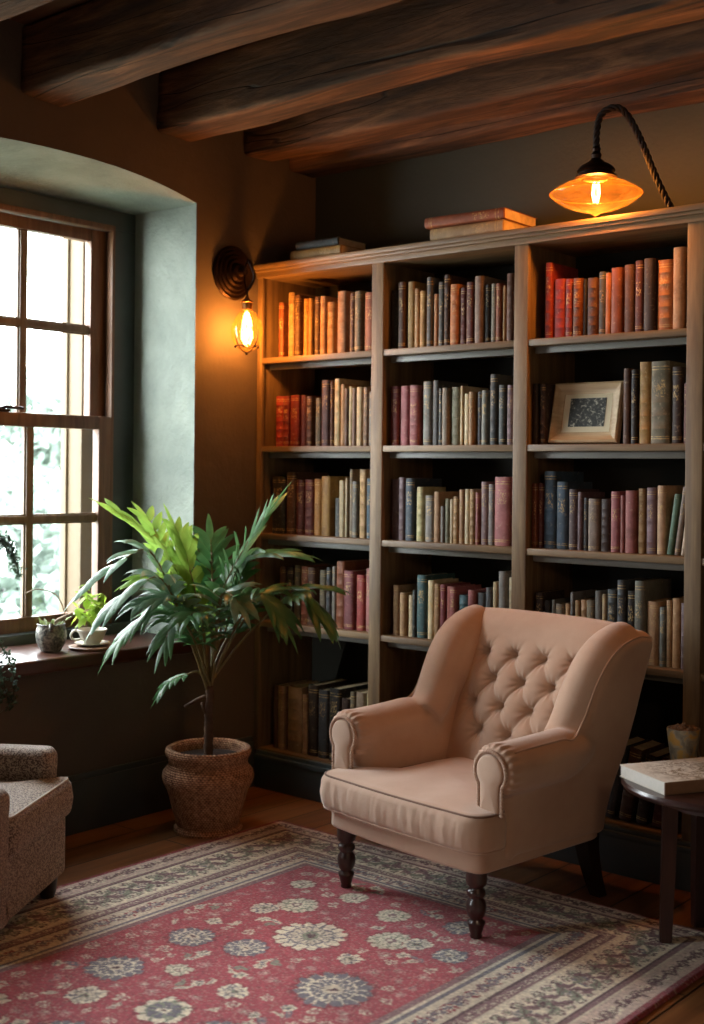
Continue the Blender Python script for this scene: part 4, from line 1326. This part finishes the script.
# ------------------------------------------------------------------ potted palm
def palm():
    PX, PY = .35, -.99
    t = thing('potted_palm', 'tall bushy palm in a woven terracotta pot between the window and the bookcase', 'plant', (PX, PY, 0))
    # woven pot
    tt = NT('woven_pot'); c = tt.add('ShaderNodeTexCoord')
    sep = tt.add('ShaderNodeSeparateXYZ', {0: c.outputs['Object']})
    ang = tt.math('ARCTAN2', sep.outputs[1], sep.outputs[0])
    row = tt.math('MULTIPLY', sep.outputs[2], 130.0)
    sh = tt.math('MULTIPLY', tt.math('FLOOR', row), PI)
    wv = tt.math('SINE', tt.math('ADD', tt.math('MULTIPLY', ang, 70.0), sh))
    rib = tt.math('SINE', tt.math('MULTIPLY', row, 2*PI))
    h = tt.math('ADD', tt.math('MULTIPLY', wv, .5), tt.math('MULTIPLY', rib, .35))
    nn = tt.noise(c.outputs['Object'], 60, 4, .6)
    f = tt.math('ADD', tt.math('MULTIPLY', h, .22), nn)
    col = tt.ramp(f, [(.25, srgb('#5f3a28')), (.55, srgb('#a67757')), (.85, srgb('#cfa684'))])
    pm = tt.bsdf(col, .8, tt.bump(tt.math('ADD', h, tt.math('MULTIPLY', nn, .6)), .55, .006))
    prof = [(0, .012), (.118, .012), (.124, .03), (.140, .085), (.153, .14), (.163, .175), (.176, .198), (.183, .222), (.179, .245), (.166, .262), (.158, .272), (.156, .283), (.160, .300), (.168, .312),
            (.172, .326), (.168, .340), (.158, .346), (.146, .342), (.140, .325), (.138, .29), (0, .29)]
    prof = [(r, .012+(z-.012)*.95) for r, z in prof]
    lathe('pot', prof, pm, t, (0, 0, 0), 64, 80)
    lathe('pot_base', [(0, 0), (.135, 0), (.138, .008), (.132, .020), (.119, .024), (0, .0125)], pm, t, (0, 0, 0), 56, 60)
    SOIL = m_plain('potting_soil', '#241710', .95, .4, 40, .6, 120)
    bm = bmesh.new()
    V = [(0, 0, .306)]; n = 40
    bm_lathe(bm, [(.1375, .288), (.10, .294), (.05, .297), (.001, .298)], 0, 0, 0, n, False, True)
    bm_obj('soil', bm, SOIL, t)
    BARK = m_plain('palm_bark', '#5a4030', .85, .3, 30, .6, 90)
    CANE = m_plain('palm_cane', '#6f6238', .6, .25, 30, .3, 90)
    tr = catmull([(0, 0, .288), (.004, -.003, .38), (-.004, .004, .45), (.006, 0, .52), (.004, -.002, .57)], 8)
    R = random.Random(11)
    bm = bmesh.new()
    bm_tube(bm, tr, [.019-.004*i/len(tr)+.0022*math.sin(i*2.1) for i in range(len(tr))], 14)
    bm_tube(bm, [(.0, 0, .53), (-.03, -.03, .515), (-.07, -.065, .485)], [.010, .008, .006], 8)     # cut stub
    bm_tube(bm, [(.0, 0, .45), (-.018, -.012, .475), (-.026, -.016, .50)], [.008, .007, .004], 8)
    bm_tube(bm, [(.0, 0, .56), (-.006, .0, .60), (-.012, -.01, .63)], [.014, .012, .006], 8)
    bm_obj('trunk', bm, BARK, t)
    LEAF1 = m_leaf('palm_leaf', '#3c6b3c', '#567f4c', .30, .36, 9)
    LEAF2 = m_leaf('palm_leaf_bright', '#76993e', '#93b052', .5, .4, 9)
    LEAF3 = m_leaf('palm_leaf_cool', '#4d7557', '#7d9a80', .28, .34, 9)
    RT = Vector((.763, .646, 0)); FD = Vector((-.646, .763, 0))
    def P(px, py, d):
        sc = 252-d*40
        return RT*((px-209)/sc)+FD*d+Vector((0, 0, .55-(py-690)/sc))
    crown = Vector((.004, -.002, .565))
    def frond(c, tip, leafL, pairs, mat, width=.019, t0=.42, droop=.35, spread=62):
        c, tip = P(*c), P(*tip)
        ctrl = c
        st = crown+Vector((R.uniform(-.008, .008), R.uniform(-.008, .008), R.uniform(-.02, .02)))
        # start upright, then bend over
        pts = catmull([st, st.lerp(c, .45)+Vector((0, 0, .035)), c, c.lerp(tip, .55)+Vector((0, 0, .02)), tip], 8)
        V = []; F = []
        bm = bmesh.new()
        N = len(pts)
        bm_tube(bm, pts, [max(.0012, .0052*(1-i/N)+.001) for i in range(N)], 6)
        stalk = bm
        L = [0]
        for a, b in zip(pts, pts[1:]): L.append(L[-1]+(b-a).length)
        def at(s):
            s *= L[-1]; j = 0
            while j < N-2 and L[j+1] < s: j += 1
            u = (s-L[j])/max(1e-6, L[j+1]-L[j]); return pts[j].lerp(pts[j+1], u), (pts[j+1]-pts[j]).normalized()
        def blade(p, d, nrm, Ln, wd, dr):
            segs = 7
            side = d.cross(nrm).normalized()
            q = p.copy(); dd = d.copy()
            base = len(V)
            for k in range(segs+1):
                u = k/segs
                w = wd*math.sin(PI*min(1, (u*.93+.05))**.75)**.8 if k < segs else .0004
                up = side.cross(dd).normalized()
                V.extend([q-side*w-up*w*.28, q+up*.0, q+side*w-up*w*.28])
                q = q+dd*(Ln/segs)
                dd = (dd+Vector((0, 0, -dr*(.08+.32*u)))).normalized()
            for k in range(segs):
                i = base+k*3
                F.append((i, i+1, i+4, i+3)); F.append((i+1, i+2, i+5, i+4))
        for k in range(pairs):
            s = t0+(1-t0)*(k/(pairs-.4))
            p, tg = at(min(s, .985))
            sd = tg.cross(Vector((0, 0, 1)))
            if sd.length < .2: sd = RT.copy()
            sd.normalize(); up = sd.cross(tg).normalized()
            u = k/(pairs-1)
            Ln = leafL*(.62+.5*math.sin(PI*min(1, .18+u*.72)))*R.uniform(.88, 1.1)
            a = math.radians(spread-26*u+R.uniform(-7, 7))
            for sgn in (-1, 1):
                d = (tg*math.cos(a)+sd*sgn*math.sin(a)+up*R.uniform(.0, .22)).normalized()
                nr_ = (up*.6-FD*.75+Vector((0, 0, .3))).normalized()
                blade(p, d, nr_, Ln, width*R.uniform(.85, 1.12), droop*R.uniform(.7, 1.3))
        p, tg = at(.99); blade(p, tg, Vector((0, 0, 1)), leafL*.85, width*.9, droop)
        me = mesh_from('frond', V, F)
        o = new_obj('frond', me, mat, t)
        bm_obj('stalk', stalk, CANE, o)
    frond((168, 560, .02), (112, 512, .02), .15, 10, LEAF2, .017, .45, .22)
    frond((160, 556, .06), (140, 520, .12), .13, 9, LEAF2, .016, .45, .3)
    frond((152, 548, -.10), (92, 580, -.15), .175, 10, LEAF3, .018, .45, .6)
    frond((165, 572, -.16), (112, 606, -.20), .185, 11, LEAF3, .018, .40, .8)
    frond((172, 596, -.08), (120, 640, -.14), .17, 11, LEAF1, .013, .38, .8)
    frond((178, 588, .0), (140, 580, .02), .16, 10, LEAF2, .016, .40, .6)
    frond((192, 590, .05), (172, 532, .08), .15, 10, LEAF2, .018, .42, .3)
    frond((222, 590, -.05), (268, 508, -.08), .20, 12, LEAF1, .019, .40, .22)
    frond((236, 568, .08), (288, 556, .10), .17, 10, LEAF1, .017, .42, .5)
    frond((262, 596, .0), (332, 588, .04), .11, 8, LEAF1, .014, .62, .7)
    frond((258, 590, -.12), (284, 608, -.16), .20, 10, LEAF1, .018, .60, .9)
    frond((292, 594, .0), (324, 616, -.01), .18, 10, LEAF1, .018, .66, .9)
    frond((226, 588, -.16), (246, 594, -.24), .14, 9, LEAF3, .016, .50, .9)
    frond((186, 610, -.18), (172, 630, -.24), .16, 10, LEAF1, .013, .42, .9)
    frond((188, 672, -.05), (162, 690, -.09), .08, 7, LEAF1, .011, .50, .7)
    frond((208, 590, .12), (204, 545, .18), .15, 10, LEAF1, .017, .42, .4)
    frond((188, 600, -.08), (146, 596, -.18), .16, 10, LEAF3, .016, .42, .8)
    frond((205, 612, -.14), (196, 606, -.26), .14, 9, LEAF1, .014, .42, .9)
    frond((238, 620, .10), (264, 596, .16), .13, 9, LEAF1, .015, .45, .6)
    frond((224, 630, .05), (240, 575, .02), .13, 9, LEAF1, .015, .45, .5)
    frond((200, 625, .06), (180, 570, .08), .14, 9, LEAF2, .015, .42, .5)
    frond((190, 628, .03), (158, 612, .0), .15, 10, LEAF1, .012, .40, .8)
palm()

# ------------------------------------------------------------------ things on the window sill
SZ = .7006
def sill_pot():
    t = thing('small_pot', 'small grey mottled round pot with dry twigs on the window sill', 'plant pot', (-.125, -1.40, SZ))
    tt = NT('mottled_glaze'); v = tt.coord()
    n = tt.noise(v, 45, 5, .7, 1.0)
    m = tt.bsdf(tt.ramp(n, [(.40, srgb('#3f403e')), (.5, srgb('#7b7a72')), (.6, srgb('#a7a497'))]), .5, tt.bump(n, .3, .003))
    lathe('pot', [(0, 0), (.036, 0), (.040, .004), (.056, .035), (.061, .062), (.058, .088), (.053, .102), (.056, .108), (.052, .110), (.049, .102), (.052, .08), (.05, .05), (.0, .05)], m, t, (0, 0, 0), 40, 60)
    for a in (PI*.75, -PI*.2): # small lug ears
        bm = bmesh.new()
        c, s = math.cos(a), math.sin(a)
        bm_tube(bm, [(c*.052, s*.052, .108), (c*.066, s*.066, .112), (c*.068, s*.068, .098), (c*.056, s*.056, .085)], [.008, .009, .008, .007], 8)
        bm_obj('lug', bm, m, t)
    lathe('soil', [(0, .094), (.0515, .09)], m_plain('dry_soil', '#3a2c20', .95, .4, 60, .5), t, (0, 0, 0), 24, 60, False, False)
    TW = m_plain('dry_twig', '#8b7660', .8, .2, 40, .3)
    bm = bmesh.new()
    rt = Vector((.763, .646, 0))
    bm_tube(bm, catmull([(0, 0, .09), rt*.04+Vector((0, 0, .125)), rt*.085+Vector((0, 0, .15))], 5), [.007]*11, 7)
    bm_tube(bm, catmull([(0, 0, .09), rt*.02+Vector((0, 0, .12)), rt*.055+Vector((.02, 0, .145))], 5), [.006]*11, 7)
    bm_tube(bm, catmull([(0, 0, .09), rt*.05+Vector((0, 0, .14)), rt*.02+Vector((0, 0, .22)), rt*-.05+Vector((0, 0, .245)), rt*-.10+Vector((0, 0, .23))], 6), .0025, 6)
    bm_obj('twig', bm, TW, t)
    V = []; F = []; R = random.Random(4)
    for k in range(26):
        a = R.uniform(0, 2*PI); p = Vector((.03*math.cos(a), .03*math.sin(a), .10)); d = Vector((math.cos(a)*.5, math.sin(a)*.5, R.uniform(.3, 1))).normalized()
        s = d.orthogonal().normalized()*.005; L = R.uniform(.02, .045); i = len(V)
        V += [p-s*.4, p+d*L*.5-s, p+d*L, p+d*L*.5+s]; F.append((i, i+1, i+2, i+3))
    new_obj('foliage', mesh_from('foliage', V, F), m_leaf('tiny_leaf', '#6f7a50', '#8a9560', .3), t)
sill_pot()
def tea_set():
    x, y = -.065, -1.245
    WD = m_wood('coaster_wood', '#6d4a33', '#9a7355', 'x', .5, 2)
    o = lathe('wooden_coaster', [(0, 0), (.088, 0), (.094, .005), (.094, .010), (.090, .013), (0, .013)], WD, None, (0, 0, 0), 48, 30)
    o.location = (x, y, SZ); tag(o, 'round wooden coaster on the window sill under the cup and saucer', 'coaster')
    CER = m_plain('cream_ceramic', '#cdc6b6', .3, .08, 20, .05)
    z = SZ+.0135
    o = lathe('saucer', [(0, 0), (.036, 0), (.040, .003), (.070, .010), (.071, .012), (.069, .0125), (.04, .006), (0, .006)], CER, None, (0, 0, 0), 48, 50)
    o.location = (x, y, z); tag(o, 'small cream saucer on the wooden coaster under the teacup', 'saucer')
    z += .0065
    t = thing('teacup', 'cream ceramic teacup on a saucer on the window sill', 'cup', (x, y, z))
    lathe('bowl', [(0, 0), (.030, 0), (.032, .006), (.044, .020), (.055, .046), (.060, .058), (.0585, .060), (.056, .058), (.050, .042), (.04, .018), (0, .010)], CER, t, (0, 0, 0), 44, 60)
    rt = Vector((-.763, -.646, 0))
    bm = bmesh.new(); bm_tube(bm, catmull([rt*.052+Vector((0, 0, .048)), rt*.072+Vector((0, 0, .052)), rt*.085+Vector((0, 0, .036)), rt*.076+Vector((0, 0, .016)), rt*.046+Vector((0, 0, .018))], 6), .005, 8)
    bm_obj('handle', bm, CER, t)
    lathe('tea', [(.001, .040), (.0475, .040)], m_plain('dark_tea', '#2c1a10', .2, .1, 5, 0), t, (0, 0, 0), 30, 60, False, False)
    # leafy seedling in a little pot behind the cup
    t = thing('potted_seedling', 'little yellow green leafy seedling in a pot behind the teacup', 'plant', (-.215, -1.14, SZ))
    lathe('pot', [(0, 0), (.032, 0), (.042, .06), (.044, .066), (.040, .066), (.036, .05), (0, .05)], m_plain('seedling_pot_clay', '#6b5544', .8, .2, 20, .3), t, (0, 0, 0), 32, 60)
    bm = bmesh.new(); V = []; F = []; R = random.Random(8)
    RT = Vector((.763, .646, 0)); FD = Vector((-.646, .763, 0))
    for k in range(9):
        a = R.uniform(-1, 1); e = RT*(a*.10)+FD*R.uniform(-.05, .03)+Vector((0, 0, R.uniform(.12, .25)))
        pts = bez((0, 0, .05), (e.x*.2, e.y*.2, e.z*.8), e, 7); bm_tube(bm, pts, .002, 5)
        for j in (3, 4, 5, 6):
            for _ in range(2):
                p = pts[j]; d = Vector((R.gauss(0, 1), R.gauss(0, 1), R.gauss(-.3, .5))).normalized()
                s = d.cross(Vector((0, 0, 1))).normalized()*R.uniform(.011, .017); L = R.uniform(.045, .07)
                i = len(V); sag = Vector((0, 0, -.012))
                V += [p, p+d*L*.35-s, p+d*L*.7-s*.8+sag*.4, p+d*L+sag, p+d*L*.7+s*.8+sag*.4, p+d*L*.35+s]; F.append((i, i+1, i+2, i+3, i+4, i+5))
    bm_obj('stem', bm, m_plain('seedling_stem', '#7d8a3c', .6, .2, 20, .1), t)
    new_obj('foliage', mesh_from('foliage', V, F), m_leaf('seedling_leaf', '#8fae3a', '#b4cc55', .55), t)
tea_set()
def trailing():
    t = thing('trailing_plant', 'dark green fine-leaved trailing plant hanging over the sill at the left edge', 'plant', (-.12, -1.835, SZ))
    lathe('pot', [(0, 0), (.05, 0), (.068, .10), (.070, .112), (.064, .112), (.060, .09), (0, .09)], m_plain('trailing_pot_clay', '#5d5348', .8, .2, 20, .3), t, (0, 0, 0), 36, 60)
    R = random.Random(21)
    paths = []
    for k in range(5):      # over the front edge of the sill and down
        yy = .005+.022*k+R.uniform(-.015, .015)
        paths.append(catmull([(0, 0, .09), (.06, yy*.5, .15), (.155, yy, .06), (.19+R.uniform(0, .03), yy+.01, -.03), (.19+R.uniform(0, .03), yy+.02+R.uniform(-.01, .03), -.09-R.uniform(0, .09))], 7))
    for k in range(4):      # a raised sprig reaching in front of the glass
        paths.append(catmull([(0, 0, .09), (.0, .06, .28), (.01, .13, .42+.02*k), (.02, .205+.012*k, .46-.03*k), (.02, .235+.01*k, .40-.03*k)], 7))
    bm = bmesh.new(); V = []; F = []
    for pts in paths:
        bm_tube(bm, pts, .0022, 5)
        for i, p in enumerate(pts):
            if i < 8: continue
            for _ in range(6):
                d = Vector((R.gauss(0, 1), R.gauss(0, 1), R.gauss(0, .8))).normalized()
                s = d.orthogonal().normalized()*.005; L = R.uniform(.012, .024); q = p+Vector((R.gauss(0, .006), R.gauss(0, .006), R.gauss(0, .006)))
                if q.x < .245 and q.z < .003 and t.location.x+q.x < .05: continue
                j = len(V); V += [q, q+d*L*.5-s, q+d*L, q+d*L*.5+s]; F.append((j, j+1, j+2, j+3))
    bm_obj('stem', bm, m_plain('trailing_stem', '#3a3524', .7, .2, 20, .1), t)
    new_obj('foliage', mesh_from('foliage', V, F), m_leaf('trailing_leaf', '#34483a', '#556a55', .25), t)
trailing()

# ------------------------------------------------------------------ lamps
FIL = m_emit('glowing_filament', (1.0, .70, .30), 45)
AMB = m_glass('amber_bulb_glass', (1.0, .84, .50), .04, .04, (1.0, .55, .14))
def sconce():
    bx, by, bz = .125, -.575, 2.035
    t = thing('wall_sconce', 'rusty round wall sconce with a caged glowing bulb beside the window recess', 'wall lamp', (0, -.545, 2.297))
    prof = [(0, 0), (.118, 0), (.120, .008), (.112, .016), (.100, .012), (.094, .022), (.082, .018), (.076, .030), (.062, .026), (.056, .040), (.042, .036), (.036, .052), (.020, .056), (.014, .085), (0, .088)]
    bm = bmesh.new(); bm_lathe(bm, prof, 0, 0, 0, 56)
    bmesh.ops.transform(bm, matrix=Matrix.Rotation(PI/2, 4, 'Y'), verts=bm.verts)
    bm_obj('back_plate', bm, IRON, t, True, 50)
    L = Vector((bx, by, bz))-Vector(t.location)     # bulb centre in local space
    bm = bmesh.new()
    bm_tube(bm, catmull([(.075, 0, 0), (.10, -.008, .035), (L.x+.012, L.y, .030), (L.x+.03, L.y+.012, -.03), (L.x+.012, L.y+.006, -.075), (L.x, L.y, -.088)], 8), .0065, 10)
    bm_tube(bm, catmull([(.075, 0, .0), (.09, -.012, -.04), (.105, -.02, -.07), (L.x, L.y, -.088)], 6), .004, 8)
    bm_obj('hook_arm', bm, IRON, t)
    bm = bmesh.new()
    for k in range(9):
        z = -.092-k*.0085
        bm_tube(bm, [(L.x+(.0045 if k % 2 else 0)*math.cos(a), L.y+(0 if k % 2 else .0045)*math.cos(a), z+.006*math.sin(a)) for a in [i*PI/4 for i in range(8)]], .0016, 5, closed=True)
    bm_tube(bm, [(L.x, L.y, -.085), (L.x, L.y, -.165)], .0022, 6)
    bm_obj('chain', bm, IRON, t)
    zt = L.z+.092
    lathe('socket', [(0, .055), (.007, .055), (.012, .040), (.026, .032), (.029, .028), (.022, .024), (.022, 0), (.019, -.006), (0, -.006)][::-1], BRASS, t, (L.x, L.y, zt), 32, 40)
    # tear-shaped bulb
    bp = []
    for k in range(25):
        u = k/24; a = PI*u
        rr_ = .070*math.sin(a)**.9*(1-.30*math.cos(a)*-1*0)
        z = .095*math.cos(a)
        rr_ *= (1-.28*max(0, math.cos(a)))
        bp.append((max(rr_, 1e-4), z))
    bp[0] = (.015, .090)
    lathe('bulb', bp[::-1], AMB, t, (L.x, L.y, L.z), 40, 180, False, False)
    bm = bmesh.new()
    for k in range(4):
        a = k*PI/2
        c, s = math.cos(a), math.sin(a)
        bm_tube(bm, [(L.x+c*.008, L.y+s*.008, L.z+.07), (L.x+c*.013, L.y+s*.013, L.z+.02), (L.x+c*.006, L.y+s*.006, L.z-.03)], .0022, 6)
    fil = bm_obj('filament', bm, FIL, t)
    # cage: two hoops and a lower ring with drops
    bm = bmesh.new()
    for a in (0.0, PI/2):
        pts = []
        for k in range(17):
            b = -PI/2+PI*(k/16)*1.0
            pts.append((L.x+math.cos(a)*.070*math.sin(b*1.0+0), L.y+math.sin(a)*.070*math.sin(b), L.z-.005-.092*math.cos(b)))
        bm_tube(bm, pts, .0022, 6)
    bm_tube(bm, [(L.x+.050*math.cos(k*PI/14), L.y+.050*math.sin(k*PI/14), L.z-.070) for k in range(28)], .0028, 6, closed=True)
    for k in range(6):
        a = k*PI/3; bmesh.ops.create_uvsphere(bm, u_segments=8, v_segments=6, radius=.006, matrix=Matrix.Translation((L.x+.050*math.cos(a), L.y+.050*math.sin(a), L.z-.074)))
    bmesh.ops.create_uvsphere(bm, u_segments=8, v_segments=6, radius=.007, matrix=Matrix.Translation((L.x, L.y, L.z-.102)))
    bm_obj('cage', bm, IRON, t)
    return (bx, by, bz)
SC = sconce()
def arc_lamp():
    lx, ly, lz = 1.765, -.47, 2.420
    t = thing('arched_cord_lamp', 'amber glass dish lamp hanging from an arched braided cord on top of the bookcase', 'lamp', (1.985, -.32, HB+.0006))
    o = Vector((lx, ly, lz))-Vector(t.location)
    # dish: shallow double cone of amber glass
    R_ = .162
    prof = [(.045, .052), (.080, .045), (.115, .033), (.143, .018), (.157, .007), (R_, .0), (.158, -.008), (.143, -.021), (.115, -.038), (.08, -.052), (.04, -.063), (.02, -.067), (.012, -.073), (.004, -.079), (.0005, -.080)]
    lathe('glass_shade', prof[::-1], m_glass('amber_dish_glass', (1.0, .80, .45), .04, .09, (1.0, .55, .14)), t, o, 56, 60, False, False)
    bm = bmesh.new(); bm_tube(bm, [(o.x+R_*math.cos(k*PI/30), o.y+R_*math.sin(k*PI/30), o.z) for k in range(60)], .0022, 6, closed=True)
    bm_obj('shade_rim', bm, m_glass('rim_glass', (1, .75, .35), .12, .35, (1, .5, .12)), t)
    cap = [(.0, .168), (.012, .168), (.016, .160), (.013, .150), (.019, .138), (.016, .126), (.030, .112), (.055, .098), (.066, .086), (.067, .080), (.060, .076), (.060, .068), (.074, .062), (.074, .057), (.048, .055), (0, .055)]
    lathe('cap', cap[::-1], IRON, t, o, 48, 40)
    lathe('lower_bulb_cup', [(.044, .050), (.040, .056), (.040, .060)], BRASS, t, o, 32, 40, False, False)
    bm = bmesh.new()
    for k in range(4):
        a = k*PI/2; c, s = math.cos(a), math.sin(a)
        bm_tube(bm, [(o.x+c*.010, o.y+s*.010, o.z+.040), (o.x+c*.014, o.y+s*.014, o.z), (o.x+c*.007, o.y+s*.007, o.z-.030)], .0035, 6)
    bm_obj('filament', bm, FIL, t)
    path = catmull([(0, 0, .006), (-.045, -.035, .12), (-.09, -.06, .25), (-.13, -.09, .345), (-.165, -.118, .375), (o.x+.012, o.y+.01, .352), (o.x, o.y, .29), (o.x, o.y, o.z+.165)], 12)
    for _ in range(8): path = [path[0]]+[(path[i-1]+path[i]*2+path[i+1])/4 for i in range(1, len(path)-1)]+[path[-1]]
    path = resample(path, 150, False)
    bm = bmesh.new()
    up = None; FR = []
    for i, p in enumerate(path):
        tg = (path[min(i+1, 149)]-path[max(i-1, 0)]).normalized()
        a = (up-tg*up.dot(tg)).normalized() if up is not None else tg.orthogonal().normalized()
        up = a; FR.append((p, a, tg.cross(a)))
    for ph in (0, 2*PI/3, 4*PI/3):
        bm_tube(bm, [p+(a*math.cos(i*.36+ph)+b*math.sin(i*.36+ph))*.0072 for i, (p, a, b) in enumerate(FR)], .0060, 7)
    bm_obj('braided_cord', bm, m_plain('braided_cord_cloth', '#1c1310', .7, .3, 60, .4), t)
    lathe('cord_foot', [(0, 0), (.022, 0), (.022, .004), (.013, .010), (0, .010)], IRON, t, (0, 0, 0), 24, 40)
    return (lx, ly, lz)
LP = arc_lamp()

# ------------------------------------------------------------------ light
def point(name, loc, power, col, size):
    l = bpy.data.lights.new(name, 'POINT'); l.energy = power; l.color = col; l.shadow_soft_size = size
    o = bpy.data.objects.new(name, l); COL.objects.link(o); o.location = loc; return o
WARM = (1.0, .40, .10)
point('sconce_light', SC, 24.0, WARM, .03)
point('arched_lamp_light', LP, 30.0, WARM, .03)
# added warm fill light out of the frame, no lamp stands there
point('warm_fill_light', (3.7, -2.6, 1.75), 18.0, (1.0, .66, .40), .12)
# window portals: let the sky be sampled through the two openings
for oy in (0, -2.9):
    pl = bpy.data.lights.new('window_portal', 'AREA'); pl.shape = 'RECTANGLE'; pl.size = 1.95; pl.size_y = 1.5
    po = bpy.data.objects.new('window_portal', pl); COL.objects.link(po)
    po.location = (-.535, (WY0+WY1)/2+oy, (WZ0+WZ1)/2); po.rotation_euler = (0, math.radians(-90), 0)
    pl.cycles.is_portal = True
w = bpy.data.worlds.new('overcast_sky'); S.world = w; w.use_nodes = True
bg = w.node_tree.nodes['Background']; bg.inputs[0].default_value = (.90, .97, 1.0, 1); bg.inputs[1].default_value = 36.0
S.view_settings.view_transform = 'Standard'
S.view_settings.look = 'None'
S.view_settings.exposure = -0.32
S.view_settings.gamma = 1.0
S.cycles.max_bounces = 8
S.cycles.transparent_max_bounces = 16
S.cycles.sample_clamp_indirect = 6.0
